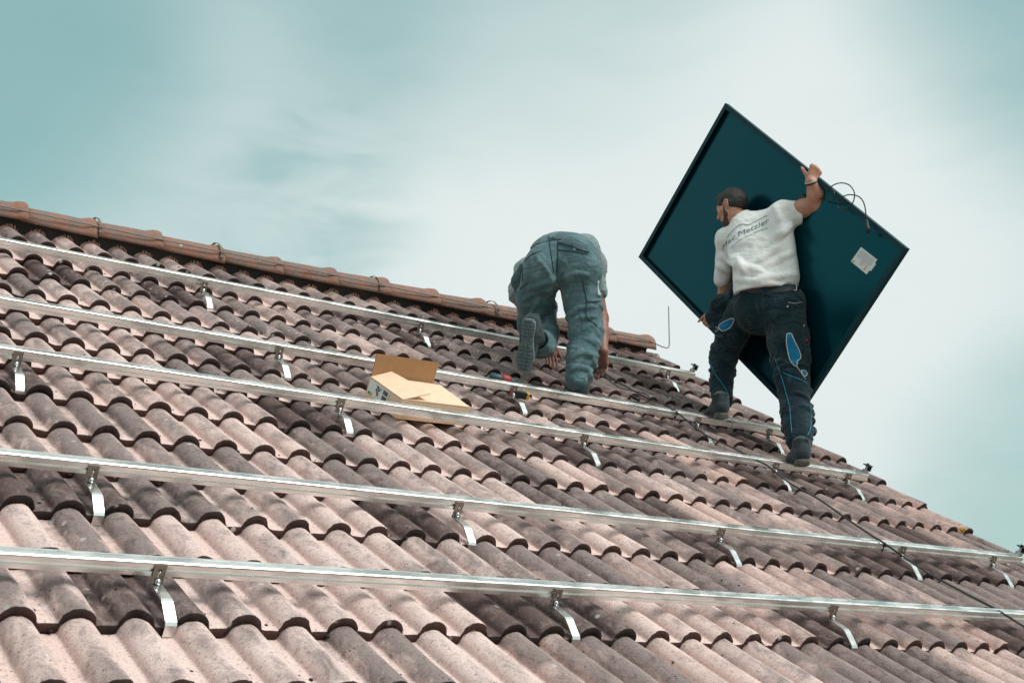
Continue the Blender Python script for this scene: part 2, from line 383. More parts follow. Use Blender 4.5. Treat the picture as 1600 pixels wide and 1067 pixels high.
HOOKS = [(r, i) for r, idx in ((10, (11.52, 20.46, 33.5)), (7, (11.54, 20.58, 29.46, 33.47)), (5, (2.56, 11.56, 20.57, 29.45, 33.5)), (2, (2.56, 11.57, 20.57, 28.56, 33.46)), (0, (2.57, 11.57, 20.57))) for i in idx]
rg = random.Random(7)
def pxof(p):
    c = w2c(p); return 800 + F_PX * c[0] / c[2], 533.5 + F_PX * c[1] / c[2]
def smooth_rand(r, k):
    return .5 + .25 * math.sin(r * 1.7 + k * .9 + 1) + .25 * math.sin(k * 2.3 - r * 1.1)
rest = []; n_t = 0
DARK = {}
for (r, i) in HOOKS:
    k = int(math.floor(i / 2)); DARK[(r, k)] = (rg.uniform(.7, .98), rg.uniform(.5, .95))
DARK[(2, 0)] = (.95, .7); DARK[(5, 0)] = (.6, .3); DARK[(2, 14)] = (.95, .9); DARK[(2, 15)] = (.8, .6)
for r in range(-3, 13):
    for k in range(-12, 19):
        u = k * 2 * PX
        if u < U0 + .1: continue
        v = r * ROW + rg.uniform(-.003, .003)
        mw = RM @ Matrix.Translation((u + rg.uniform(-.002, .002), v, rg.uniform(-.0015, .0015))) @ Matrix.Rotation(rg.uniform(-.006, .006), 4, 'Z') @ Matrix.Rotation(rg.uniform(-.006, .006), 4, 'Y') @ Matrix.Rotation(rg.uniform(-.003, .003), 4, 'X')
        vis = False
        for du in (-.1, 0, .2):
            for dv in (0, .2, .36):
                x, y = pxof(roof(u + du, v + dv)); vis |= (-15 < x < 1615 and y < 1085)
        me = TILES[rg.randrange(len(TILES))]
        if not vis: rest.append((me, mw)); continue
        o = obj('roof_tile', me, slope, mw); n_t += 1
        right = min(1, max(0, (k - 6) / 9))
        dk = .09 + .26 * smooth_rand(r, k) + rg.uniform(-.20, .26) + .12 * right + (.10 if r > 7 else 0)
        if rg.random() < .09: dk += .28; red_ = .3
        else: red_ = 0
        rd = red_ + .08 + .42 * right + rg.uniform(-.1, .25)
        if rg.random() < .06: dk -= .3
        if (r, k) in DARK: dk, rd = DARK[(r, k)]
        o.color = (min(1, max(0, dk)), min(1, max(0, rd)), rg.random() * (.4 + .6 * (r > 7)), 1)
print('tiles', n_t, 'rest', len(rest))
mb = MB(); inv = RM.inverted()
for me, mw in rest:
    M = inv @ mw
    mb.add([M @ v.co for v in me.vertices], [tuple(p.vertices) for p in me.polygons], 0, True)
o = mb.build('roof_tiles_beyond', [M_TILE], slope, RM); o.color = (.35, .2, .3, 1); tag(o, kind='stuff')

# ridge: tiles, bristle strip
axis_v, axis_n = VR - .005, -.015
AX = lambda u: roof(u, axis_v, axis_n)
def ridge_mesh(seed):
    rg = random.Random(seed); V = []; Fc = []; SEG = 16
    st = [(0, .093), (.10, .0955), (.22, .100), (.33, .105), (.352, .109), (.375, .1165), (.402, .1185), (.414, .1165), (.418, .110)]
    for x, r in st:
        for k in range(SEG + 1):
            a = R_(-8) + (math.pi + R_(16)) * k / SEG
            jj = rg.uniform(-.0022, .0022)
            V.append((x, math.cos(a) * (r + jj), math.sin(a) * (r + jj)))
    for x, r in st[::-1]:
        for k in range(SEG + 1):
            a = R_(-8) + (math.pi + R_(16)) * k / SEG
            V.append((x, math.cos(a) * (r - .015), math.sin(a) * (r - .015)))
    n = SEG + 1; nr = len(st) * 2
    for i in range(nr):
        j = (i + 1) % nr
        for k in range(SEG): Fc.append((i * n + k, i * n + k + 1, j * n + k + 1, j * n + k))
    Fc.append(tuple(i * n for i in range(nr))); Fc.append(tuple(i * n + SEG for i in range(nr))[::-1])
    return mesh('ridge_tile', V, Fc, M_RIDGE)
RIDGES = [ridge_mesh(90 + i) for i in range(4)]
RIDGE_STEP = .378; RIDGE_END = 5.53
u = RIDGE_END - .418; i = 0
while u > U0:
    mw = Matrix.Translation(AX(u)) @ Matrix.Rotation(rg.uniform(-.018, .018) + .012, 4, 'Y') @ Matrix.Rotation(rg.uniform(-.014, .014), 4, 'Z') @ Matrix.Rotation(rg.uniform(-.02, .02), 4, 'X')
    o = obj('ridge_tile', RIDGES[i % 4], house, mw)
    o.color = (rg.uniform(.12, .5) + (.2 if u > 3.6 else 0), rg.uniform(.2, .7) * (.3 if u > 3.6 else 1), rg.random() * .6, 1)
    u -= RIDGE_STEP; i += 1
mb = MB(); u = U0 + .1; rb = random.Random(3)
def prof_z(x):
    x = (x / PX - math.floor(x / PX + .5)) * PX; x = abs(x)
    return float(np.interp(x, [a for a, b in HALF], [b for a, b in HALF]))
while u < RIDGE_END - .05:
    z = prof_z(u); v0 = 12 * ROW + .235 + rb.uniform(-.006, .006); zz = z + (.235) * TILT
    h = rb.uniform(.014, .022); lean = rb.uniform(-.003, .003)
    mb.add([(u, v0, zz - .004), (u + .0035, v0, zz - .004), (u + .0035 + lean, v0 + .012, zz + h), (u + lean, v0 + .012, zz + h), (u, v0 + .003, zz - .004), (u + .0035, v0 + .003, zz - .004), (u + .0035 + lean, v0 + .015, zz + h), (u + lean, v0 + .015, zz + h)],
           [(0, 1, 2, 3), (4, 7, 6, 5), (0, 3, 7, 4), (1, 5, 6, 2), (3, 2, 6, 7)])
    u += .0085
o = mb.build('ridge_bristles', M_BRISTLE, house, RM); tag(o, kind='stuff')
mb = MB(); mb.box(((U0 + RIDGE_END) / 2, VR - .045, -.01), (RIDGE_END - U0 - .1, .05, .09)); mb.build('ridge_batten', M_DECK, house, RM)

# moss and dirt lumps, orange lichen
mb = MB(); rb = random.Random(11)
def lump(mb, u, v, n, s, m=0):
    bm = bmesh.new(); bmesh.ops.create_icosphere(bm, subdivisions=1, radius=1)
    for q in bm.verts: q.co = Vector((q.co.x * s * rb.uniform(.7, 1.3) + u, q.co.y * s * rb.uniform(.7, 1.3) + v, q.co.z * s * .6 * rb.uniform(.6, 1.3) + n))
    mb.add([q.co[:] for q in bm.verts], [[q.index for q in f.verts] for f in bm.faces], m, True); bm.free()
for _ in range(420):
    r = rb.randrange(-1, 13); i = rb.uniform(-1, 37); v = r * ROW + abs(rb.gauss(0, .09)); u = i * PX
    if rb.random() < .55: u = (math.floor(i) + .5 + rb.gauss(0, .12)) * PX
    n = prof_z(u) + (v - r * ROW) * TILT
    lump(mb, u, v, n + .001, rb.choice([.003, .0035, .004, .005, .007]))
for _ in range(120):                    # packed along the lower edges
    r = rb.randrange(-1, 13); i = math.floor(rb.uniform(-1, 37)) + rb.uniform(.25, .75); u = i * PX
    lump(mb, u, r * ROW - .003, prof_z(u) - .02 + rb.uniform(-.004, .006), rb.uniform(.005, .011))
o = mb.build('moss_clumps', M_MOSS, None, RM); tag(o, 'dark crumbs of moss and dirt scattered over the tiles', 'moss', kind='stuff')
mb = MB()
for (r, i) in ((3, 36.55), (4, 36.5), (2, 36.8)):
    for _ in range(7): lump(mb, (i + rb.gauss(0, .1)) * PX, r * ROW + rb.uniform(.0, .02), -.02 + rb.uniform(-.012, .008), rb.uniform(.008, .014))
o = mb.build('orange_lichen', M_LICHEN, None, RM); tag(o, 'orange lichen on the right hand tile ends', 'lichen', kind='stuff')

# ------------------------------------------------------------------ mounting rails, clamps and hooks
RAILS = [  # name of place, course, left end u, right end u, v of the back top edge
    ('topmost', 10, -3.2, 35.35 * PX, 3.335 + .25, 'aluminium rail nearest the ridge, topmost of the five', True),
    ('second', 7, -3.0, 35.45 * PX, 2.53, 'aluminium rail second from the ridge, running behind the open cardboard box', True),
    ('middle', 5, -2.8, 34.6 * PX, 1.87, 'middle aluminium rail of the five, with the cardboard box leaning on it', True),
    ('fourth', 2, -2.6, 35.1 * PX, .845, 'aluminium rail second from the bottom, its clamped end at the right picture edge', True),
    ('lowest', 0, -2.4, 38.5 * PX, .182, 'lowest and nearest aluminium rail, leaving the picture at the right', False)]
def rail_profile():
    # (a along v from the front face, b along n from the bottom): 40 x 40 with slots on top, front and back
    return [(0, 0), (.040, 0), (.040, .011), (.034, .011), (.034, .021), (.040, .021), (.040, .040), (.0325, .040), (.0325, .0385), (.0265, .0385), (.0265, .030), (.0155, .030), (.0155, .0385), (.0105, .0385), (.0105, .040), (.0050, .040), (.0012, .0375), (0, .0325),
            (0, .0215), (.0055, .0215), (.0055, .0130), (-.0015, .0130), (-.0015, .0105), (0, .0095)]
rail_front = {}
for nm, course, ua, ub, vtop, lab, clamp in RAILS:
    mb = MB(); v0 = vtop - .04; n0 = .026
    mb.prism(rail_profile(), (0, 0, 0), (0, 1, 0), (0, 0, 1), (1, 0, 0), (ua - ub, 0))
    mw = RM @ Matrix.Translation((ub, v0, n0)) @ Matrix.Rotation(R_({'topmost': -.05, 'second': -.1, 'middle': 0, 'fourth': 0, 'lowest': 0}[nm]), 4, 'Z')
    ro = mb.build('mounting_rail', M_ALU, None, mw); rail_front[course] = (v0, n0)
    tag(ro, lab, 'rail', 'aluminium mounting rails across the roof')
    if clamp:
        c = MB(); c.box((-.022, .02, .052), (.026, .03, .022), m=0, bev=.002); c.box((-.022, .02, .074), (.012, .012, .03), m=0, bev=.002); c.box((-.004, .02, .072), (.012, .036, .028), m=1, bev=.003)
        c.box((-.018, .02, .090), (.05, .034, .006), m=1, bev=.001); c.tube([(-.022, .02, .04), (-.022, .02, .104)], .004, 8, 0); c.tube([(-.022, .02, .094), (-.022, .02, .101)], .008, 6, 1)
        c.build('end_clamp', [M_BOLT, M_CLAMP], ro, mw)

def hook_parts():
    W = .0160; th = .005
    line = [(-.014, -.058), (-.014, -.026), (-.009, -.019), (.043, .011), (.052, .014), (.128, .014)]      # (v, n) centreline
    up = []; dn = []
    for i, p in enumerate(line):
        a = np.array(line[max(i - 1, 0)]); b = np.array(line[min(i + 1, len(line) - 1)]); d = (b - a) / np.linalg.norm(b - a); nn = np.array([-d[1], d[0]]) * th / 2
        up.append(np.array(p) + nn); dn.append(np.array(p) - nn)
    strap = MB(); strap.prism(up + dn[::-1], (0, 0, 0), (0, 1, 0), (0, 0, 1), (1, 0, 0), (-W, W))
    plate = MB(); xs = [-W - .0005, -.0045, .0045, W + .0005]; zs = [.010, .034, .060, .072]; y0, y1 = .130, .1345
    for i in range(3):
        for j in range(3):
            if i == 1 and j == 1: continue
            plate.box(((xs[i] + xs[i + 1]) / 2, (y0 + y1) / 2, (zs[j] + zs[j + 1]) / 2), (xs[i + 1] - xs[i], y1 - y0, zs[j + 1] - zs[j]))
    bolt = MB(); bolt.tube([(0, .129, .026), (0, .1225, .026)], .0085, 12); bolt.tube([(0, .1225, .026), (0, .118, .026)], .0062, 6)
    bolt.tube([(0, .1285, .050), (0, .128, .050)], .004, 8)
    return strap, plate, bolt
s_, p_, b_ = hook_parts()
HM = None
ord_ = ['first', 'second', 'third', 'fourth', 'fifth']; rn = {10: 'topmost rail', 7: 'rail second from the ridge', 5: 'middle rail', 2: 'rail second from the bottom', 0: 'lowest rail'}
cnt = {}
for (r, i) in HOOKS:
    vf, nf = rail_front[r]
    dv = vf - .137 - r * ROW                     # slide the hook so its plate meets the rail
    dv = max(-.01, min(.05, dv))
    mw = RM @ Matrix.Translation((i * PX, r * ROW + dv, -.012 + rg.uniform(-.002, .002))) @ Matrix.Rotation(rg.uniform(-.05, .05), 4, 'Z')
    c = cnt[r] = cnt.get(r, -1) + 1
    if HM is None:
        root = empty('roof_hook', mw=mw); HM = root
        s_.build('strap', M_STEEL, root, mw); p_.build('slotted_plate', M_PLATE, root, mw); b_.build('bolt', M_BOLT, root, mw)
    else:
        root = HM.copy(); COL.objects.link(root); root.matrix_world = mw; WM[root] = mw
        for ch in list(HM.children):
            q = ch.copy(); COL.objects.link(q); q.parent = root
    tag(root, 'steel roof hook holding the %s, %s from the left' % (rn[r], ord_[c]), 'hook', 'steel roof hooks under the rails')

# ------------------------------------------------------------------ lightning conductor along the ridge
lc = empty('lightning_conductor', loc=roof(RIDGE_END, axis_v, 0)); LW = WM[lc]
tag(lc, 'thin grey lightning conductor wire clipped along the ridge and bent upright at its end', 'wire')
def ridge_pt(u, ang, r): return AX(u) + Vector((0, -math.cos(ang) * r, math.sin(ang) * r))
mb = MB(); pts = [ridge_pt(u, R_(17), .1215 + .002 * math.sin(u * 3)) for u in np.arange(U0 + .2, RIDGE_END + .01, .15)]
e = ridge_pt(RIDGE_END, R_(12), .124); pts += [e + Vector((.05, 0, -.02)), e + Vector((.10, .0, -.022)), e + Vector((.118, 0, -.012)), e + Vector((.124, 0, .02)), e + Vector((.127, 0, .30))]
mb.tube(pts, .0042, 8); mb.build('wire', M_WIRE, lc, LW, False)
for u in (-1.6, -.4, 1.38, 2.1, 3.18, 4.1, 5.0):
    c = MB(); arc = [ridge_pt(u, R_(a), .1175) for a in range(-6, 120, 14)]
    for a, b in zip(arc[:-1], arc[1:]):
        rad = ((a + b) / 2 - AX(u)).normalized() * .0015; w = Vector((.007, 0, 0))
        c.add([a - w - rad, a + w - rad, b + w - rad, b - w - rad, a - w + rad, a + w + rad, b + w + rad, b - w + rad], [(4, 5, 6, 7), (0, 3, 2, 1), (0, 4, 7, 3), (1, 2, 6, 5), (0, 1, 5, 4), (3, 7, 6, 2)])
    q = ridge_pt(u, R_(17), .121); c.box(q, (.020, .014, .016)); q2 = ridge_pt(u, R_(4), .120); c.box(q2, (.020, .010, .020))
    c.build('wire_clip', M_CLIP, lc, LW, False)

# ------------------------------------------------------------------ cardboard box
bu, bv = 2.062, 1.886; ang = R_(5)
bmw = RM @ Matrix.Translation((bu, bv, -.012)) @ Matrix.Rotation(ang, 4, 'Z')
box = empty('cardboard_box', mw=bmw); tag(box, 'open brown cardboard box with a white label lying between two rails', 'box')
BW, BD, BH, T = .385, .275, .088, .005
w = MB()
w.box((BW / 2, BD / 2, T / 2), (BW, BD, T)); w.box((BW / 2, T / 2, BH / 2 + T / 2), (BW, T, BH - T)); w.box((BW / 2, BD - T / 2, BH / 2 + T / 2), (BW, T, BH - T))
w.box((T / 2, BD / 2, BH / 2 + T / 2), (T, BD - 2 * T, BH - T)); w.box((BW - T / 2, BD / 2, BH / 2 + T / 2), (T, BD - 2 * T, BH - T))
w.build('carton', M_CARD, box, bmw)
def flap(name, a, b, c, d, m, bend=0.0):
    """thin cardboard flap through four local corners (a, b on the hinge)"""
    a, b, c, d = [np.array(q, float) for q in (a, b, c, d)]; V = []; Fc = []; n = 6
    nn = np.cross(b - a, d - a); nn /= np.linalg.norm(nn)
    for s in (0, 1):
        for i in range(n + 1):
            for j in range(n + 1):
                x, y = i / n, j / n; p = (a * (1 - x) + b * x) * (1 - y) + (d * (1 - x) + c * x) * y
                V.append(p + nn * (bend * math.sin(math.pi * x) * y + bend * .4 * y * y + (s - .5) * .0045))
    k = (n + 1) ** 2
    for i in range(n):
        for j in range(n):
            q = [i * (n + 1) + j, (i + 1) * (n + 1) + j, (i + 1) * (n + 1) + j + 1, i * (n + 1) + j + 1]
            Fc.append([z + k for z in q]); Fc.append(q[::-1])
    edge = [i * (n + 1) for i in range(n + 1)] + [n * (n + 1) + j for j in range(1, n + 1)] + [i * (n + 1) + n for i in range(n - 1, -1, -1)] + [j for j in range(n - 1, 0, -1)]
    for i, q in enumerate(edge):
        z = edge[(i + 1) % len(edge)]; Fc.append((q, z, z + k, q + k))
    return obj(name, mesh(name, V, Fc, m, False), box, bmw)
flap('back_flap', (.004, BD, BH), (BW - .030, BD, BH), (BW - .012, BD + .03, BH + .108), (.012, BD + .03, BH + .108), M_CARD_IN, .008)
flap('left_flap', (0, BD, BH + .003), (0, 0, BH + .003), (.145, .008, BH + .040), (.100, BD - .004, BH + .040), M_CARD, .003)
flap('front_flap', (.012, 0, BH + .004), (BW - .003, 0, BH + .004), (BW + .012, BD * .98, BH + .006), (.10, BD * .92, BH + .010), M_CARD, .003)
lab = MB(); lx = -.0035
lab.box((lx + .001, BD * .66, BH * .56), (.002, BD * .60, BH * .78)); lo = lab.build('box_label', M_PAPER, box, bmw)
q = MB()
for k, (a, wd_) in enumerate(((0, .002), (.004, .001), (.007, .003), (.012, .001), (.015, .002), (.019, .0015), (.023, .003))):
    q.box((lx - .001, BD * .40 + a * 1.4, BH * .78), (.0012, wd_ * 1.2, .02)); q.box((lx - .001, BD * .40 + a * 1.4, BH * .42), (.0012, wd_ * 1.2, .032))
for c in ((0, 0), (.010, .010), (-.008, .014), (.004, .024), (-.004, -.008)):
    q.box((lx - .001, BD * .68 + c[0], BH * .54 + c[1]), (.0012, .011, .010), m=0)
for k in range(4): q.box((lx - .001, BD * .66, BH * .88 - k * .004), (.0012, .06 - .01 * k, .0012), m=1)
q.box((lx - .001, BD * .90, BH * .30), (.0012, .02, .012), m=2); q.box((lx - .001, BD * .84, BH * .28), (.0012, .014, .016), m=3)
pl = q.build('label_print', [M_BLACK, M_TEXT, M_GREEN, M_YELLOW], lo, bmw)

# ------------------------------------------------------------------ cordless screwdriver behind the second rail
dmw = RM @ Matrix.Translation((3.085, 2.60, .028)) @ Matrix.Rotation(R_(-14), 4, 'Z') @ Matrix.Scale(.76, 4)
dr = empty('cordless_drill', mw=dmw); tag(dr, 'dark teal and red cordless drill lying behind the second rail', 'drill')
M_DRILL = mat('drill_teal', (.012, .05, .065), .5); M_DRED = mat('drill_red', (.26, .022, .02), .55)
q = MB(); q.tube([(-.11, 0, .03), (-.10, 0, .03), (-.02, 0, .03), (.03, 0, .03), (.07, 0, .03), (.09, 0, .03)], [.022, .032, .034, .033, .028, .02], 14); q.build('motor_housing', M_DRILL, dr, dmw)
q = MB(); q.tube([(-.03, -.002, .033), (-.01, -.002, .034), (.025, -.002, .034), (.04, -.002, .033)], [.033, .0365, .036, .033], 14); q.build('red_collar', M_DRED, dr, dmw)
q = MB(); q.tube([(.09, 0, .03), (.105, 0, .03), (.125, 0, .03)], [.018, .017, .009], 12); q.tube([(.12, 0, .03), (.21, 0, .026)], .0035, 8); q.build('chuck', M_RUBBER, dr, dmw)
q = MB(); q.tube([(-.03, 0, .02), (.0, -.07, .0), (.02, -.10, -.005)], [.024, .021, .023], 12); q.build('handle', M_RUBBER, dr, dmw)
q = MB(); q.box((.085, -.125, -.012), (.11, .05, .05), bev=.006, m=0); q.box((.145, -.125, -.012), (.024, .048, .047), bev=.004, m=1); q.box((.025, -.125, -.012), (.03, .056, .053), bev=.004, m=2); q.build('battery', [M_RUBBER, M_YELLOW, M_DRED], dr, dmw)

# ------------------------------------------------------------------ black solar cable lying down the roof
def on_roof(x, y, n):
    d = RC.T @ np.array([(x - 800) / F_PX, (y - 533.5) / F_PX, 1.0]); s = (n - CC[2]) / d[2]; return CC + s * d
cp = [on_roof(*q) for q in ((935, 577, .03), (955, 590, .03), (975, 602, .02), (1000, 616, .02), (1023, 627, .03), (1042, 634, .075), (1065, 650, .05), (1100, 678, .02), (1140, 697, .02), (1178, 717, .05), (1200, 728, .072), (1235, 755, .03), (1280, 780, .015), (1320, 808, .015), (1360, 835, .05), (1378, 846, .074), (1410, 868, .03), (1450, 895, .012), (1500, 922, .012), (1550, 948, .05), (1585, 969, .074), (1640, 1003, .02))]
q = MB(); q.tube([RM @ Vector(p) for p in spline(cp, 6)], .0046, 8)
cmw = Matrix.Translation(roof(*cp[5]))
cab = empty('cable', mw=cmw); tag(cab, 'black cable running down the roof over three rails to the lower right', 'cable')
q.build('cable_run', M_RUBBER, cab, cmw, False)
for (x, y, n, r) in ((1042, 634, .0655, 7), (1378, 846, .0655, 2)):      # cable ties round the rail
    p = on_roof(x, y, n); vf, nf = rail_front[r]; tie = MB()
    for (a, b, c, d) in ((vf - .004, nf - .002, .004, .045), ):
        tie.box((p[0], vf - .003, nf + .021), (.006, .003, .048), RM); tie.box((p[0], vf + .02, nf + .0425), (.006, .048, .003), RM); tie.box((p[0], vf + .0435, nf + .021), (.006, .003, .048), RM)
        tie.box((p[0], vf - .006, nf + .030), (.010, .007, .010), RM)
    tie.build('cable_tie', M_RUBBER, cab, cmw, False)
pl_ = empty('plug_lead', loc=roof(*on_roof(990, 620, 0))); PW = WM[pl_]; tag(pl_, 'short black lead with plugs lying beside the long cable near the crouching worker', 'cable')
q = MB(); q.tube([RM @ Vector(p) for p in spline([on_roof(*z) for z in ((925, 578, .03), (948, 592, .02), (970, 606, .015), (1005, 614, .02), (1015, 622, .02), (1008, 629, .01), (990, 628, .01))], 6)], .004, 8); q.build('lead', M_RUBBER, pl_, PW, False)
q = MB(); a, b = [RM @ Vector(on_roof(*z)) for z in ((985, 618, .012), (999, 625, .012))]; q.tube([a, a.lerp(b, .4), a.lerp(b, .45), b], [.008, .009, .012, .011], 10); q.build('plug', M_RUBBER, pl_, PW, False)
q = MB(); a, b = [RM @ Vector(on_roof(*z)) for z in ((922, 578, .02), (940, 583, .025))]; q.tube([a, b], [.016, .013], 10); q.build('plug', M_RUBBER, pl_, PW, False)
# ------------------------------------------------------------------ figures: smooth-union solids meshed on a grid (camera-frame metres)
class Field:
    def __init__(s, lo, hi, h):
        s.lo = np.array(lo, float); s.h = h; s.n = np.ceil((np.array(hi) - s.lo) / h).astype(int) + 1
        s.F = np.full(s.n, 1.0, np.float32)
    def _sub(s, lo, hi, pad):
        i0 = np.clip(np.floor((lo - pad - s.lo) / s.h).astype(int), 0, s.n - 1); i1 = np.clip(np.ceil((hi + pad - s.lo) / s.h).astype(int) + 1, 1, s.n)
        if np.any(i1 <= i0): return None, None
        ax = [s.lo[k] + s.h * np.arange(i0[k], i1[k]) for k in range(3)]
        X = np.stack(np.meshgrid(*ax, indexing='ij'), -1).astype(np.float32)
        return (slice(i0[0], i1[0]), slice(i0[1], i1[1]), slice(i0[2], i1[2])), X
    def _blend(s, sl, d, k, cut=False):
        A = s.F[sl]
        if cut: d = -d; h = np.clip(.5 - .5 * (d * -1 + -A * -1 - 0) / k, 0, 1) if False else None
        if cut: s.F[sl] = np.maximum(A, d); return
        h = np.clip(.5 + .5 * (A - d) / k, 0, 1); s.F[sl] = A * (1 - h) + d * h - k * h * (1 - h)
    def cone(s, a, b, ra, rb, k=.02, flat=None, cut=False):
        a = np.asarray(a, float); b = np.asarray(b, float); R = max(ra, rb)
        sl, X = s._sub(np.minimum(a, b) - R, np.maximum(a, b) + R, k + 3 * s.h)
        if sl is None: return
        ab = (b - a).astype(np.float32); q = X - a.astype(np.float32); t = np.clip((q @ ab) / max(float(ab @ ab), 1e-9), 0, 1)
        r = q - t[..., None] * ab
        if flat is not None:
            w = np.asarray(flat[0], np.float32); r = r + (r @ w)[..., None] * w * (1 / flat[1] - 1)
        d = np.sqrt((r * r).sum(-1)) - (ra + (rb - ra) * t)
        if flat is not None: d = d * (1 + flat[1]) / 2
        s._blend(sl, d, k, cut)
    def chain(s, pts, rs, k=.02, flat=None):
        for i in range(len(pts) - 1): s.cone(pts[i], pts[i + 1], rs[i], rs[i + 1], k, flat)
    def ell(s, c, ax, rad, k=.02, cut=False):
        c = np.asarray(c, float); A = np.array(ax, float); rad = np.array(rad, float); R = rad.max()
        sl, X = s._sub(c - R, c + R, k + 3 * s.h)
        if sl is None: return
        q = (X - c.astype(np.float32)) @ A.T.astype(np.float32)
        k0 = np.sqrt(((q / rad.astype(np.float32)) ** 2).sum(-1)); k1 = np.sqrt(((q / (rad ** 2).astype(np.float32)) ** 2).sum(-1)) + 1e-9
        s._blend(sl, (k0 * (k0 - 1) / k1).astype(np.float32), k, cut)
    def plane_cut(s, p, nrm):              # removes everything on the nrm side of p
        ax = [s.lo[k] + s.h * np.arange(s.n[k]) for k in range(3)]
        nrm = np.array(nrm, float) / np.linalg.norm(nrm); p = np.asarray(p, float)
        d = (ax[0] * nrm[0])[:, None, None] + (ax[1] * nrm[1])[None, :, None] + (ax[2] * nrm[2])[None, None, :] - p @ nrm
        s.F = np.maximum(s.F, d.astype(np.float32))
    def mesh(s, smooth=2):
        F = s.F; n = F.shape; I = F < 0
        c = np.zeros(np.array(n) - 1, np.uint8)
        for dx in (0, 1):
            for dy in (0, 1):
                for dz in (0, 1): c += I[dx:n[0] - 1 + dx, dy:n[1] - 1 + dy, dz:n[2] - 1 + dz]
        act = (c > 0) & (c < 8); idx = np.argwhere(act); ids = np.full(c.shape, -1, np.int64); ids[act] = np.arange(len(idx))
        acc = np.zeros((len(idx), 3)); cnt = np.zeros(len(idx))
        cor = [(a, b, d) for a in (0, 1) for b in (0, 1) for d in (0, 1)]
        for p in cor:
            for ax in range(3):
                if p[ax]: continue
                q = list(p); q[ax] = 1
                f0 = F[idx[:, 0] + p[0], idx[:, 1] + p[1], idx[:, 2] + p[2]]; f1 = F[idx[:, 0] + q[0], idx[:, 1] + q[1], idx[:, 2] + q[2]]
                m = (f0 < 0) != (f1 < 0); t = np.where(m, f0 / np.where(m, f0 - f1, 1), 0)
                pos = np.tile(np.array(p, float), (len(idx), 1)); pos[:, ax] = t
                acc[m] += pos[m]; cnt[m] += 1
        V = s.lo + s.h * (idx + acc / cnt[:, None]); faces = []
        for ax in range(3):
            b1, b2 = (ax + 1) % 3, (ax + 2) % 3
            sl0 = [slice(1, n[k] - 1) for k in range(3)]; sl1 = list(sl0); sl0[ax] = slice(0, n[ax] - 1); sl1[ax] = slice(1, n[ax])
            A = I[tuple(sl0)]; B = I[tuple(sl1)]; e = np.argwhere(A != B)
            off = np.array([1, 1, 1]); off[ax] = 0; g = e + off; flip = A[tuple(e.T)]
            quad = []
            for o1, o2 in ((-1, -1), (0, -1), (0, 0), (-1, 0)):
                h = g.copy(); h[:, b1] += o1; h[:, b2] += o2; quad.append(ids[h[:, 0], h[:, 1], h[:, 2]])
            Q = np.stack(quad, 1); Q[~flip] = Q[~flip][:, ::-1]; faces.append(Q)
        Fc = np.concatenate(faces); Fc = Fc[(Fc >= 0).all(1)]
        E = np.unique(np.sort(np.concatenate([Fc[:, [0, 1]], Fc[:, [1, 2]], Fc[:, [2, 3]], Fc[:, [3, 0]]]), 1), axis=0)
        for _ in range(smooth):
            sm = np.zeros_like(V); ct = np.zeros(len(V))
            for a, b in ((0, 1), (1, 0)):
                np.add.at(sm, E[:, a], V[E[:, b]]); np.add.at(ct, E[:, a], 1)
            V = V * .45 + .55 * sm / np.maximum(ct, 1)[:, None]
        return V, Fc
def vnormals(V, Fc):
    n = np.cross(V[Fc[:, 2]] - V[Fc[:, 0]], V[Fc[:, 3]] - V[Fc[:, 1]]); N_ = np.zeros_like(V)
    for k in range(4): np.add.at(N_, Fc[:, k], n)
    return N_ / np.maximum(np.linalg.norm(N_, axis=1), 1e-12)[:, None]
def hashn(I3, seed):
    h = (I3[..., 0] * 374761393 + I3[..., 1] * 668265263 + I3[..., 2] * 2147483647 + seed * 1274126177) & 0xffffffff
    h = ((h ^ (h >> 13)) * 1274126177) & 0xffffffff; return ((h ^ (h >> 16)) & 0xffff) / 65535.0 * 2 - 1
def vnoise(X, seed=0):
    I0 = np.floor(X).astype(np.int64); f = X - I0; f = f * f * (3 - 2 * f); out = 0
    for a in (0, 1):
        for b in (0, 1):
            for c in (0, 1):
                w = (f[:, 0] if a else 1 - f[:, 0]) * (f[:, 1] if b else 1 - f[:, 1]) * (f[:, 2] if c else 1 - f[:, 2])
                out = out + w * hashn(I0 + np.array([a, b, c]), seed)
    return out
def wrinkle(V, Fc, amp, sc=(14, 30, 14), seed=1, ridged=True, mask=None):
    """cloth folds: ridged noise, stretched so that folds run mostly across the limb"""
    Nn = vnormals(V, Fc); X = V * np.array(sc); X = X + .7 * np.stack([vnoise(V * 9, seed + 5), vnoise(V * 9, seed + 6), vnoise(V * 9, seed + 7)], 1)
    d = vnoise(X, seed); d = (1 - 2 * np.abs(d)) if ridged else d
    d2 = vnoise(X * 2.3, seed + 1); d2 = (1 - 2 * np.abs(d2)) if ridged else d2
    q = amp * (d + .45 * d2) * (.55 + .6 * vnoise(V * 6, seed + 9))
    if mask is not None: q = q * mask(V)
    return V + Nn * q[:, None]
rngp = np.random.default_rng(5)
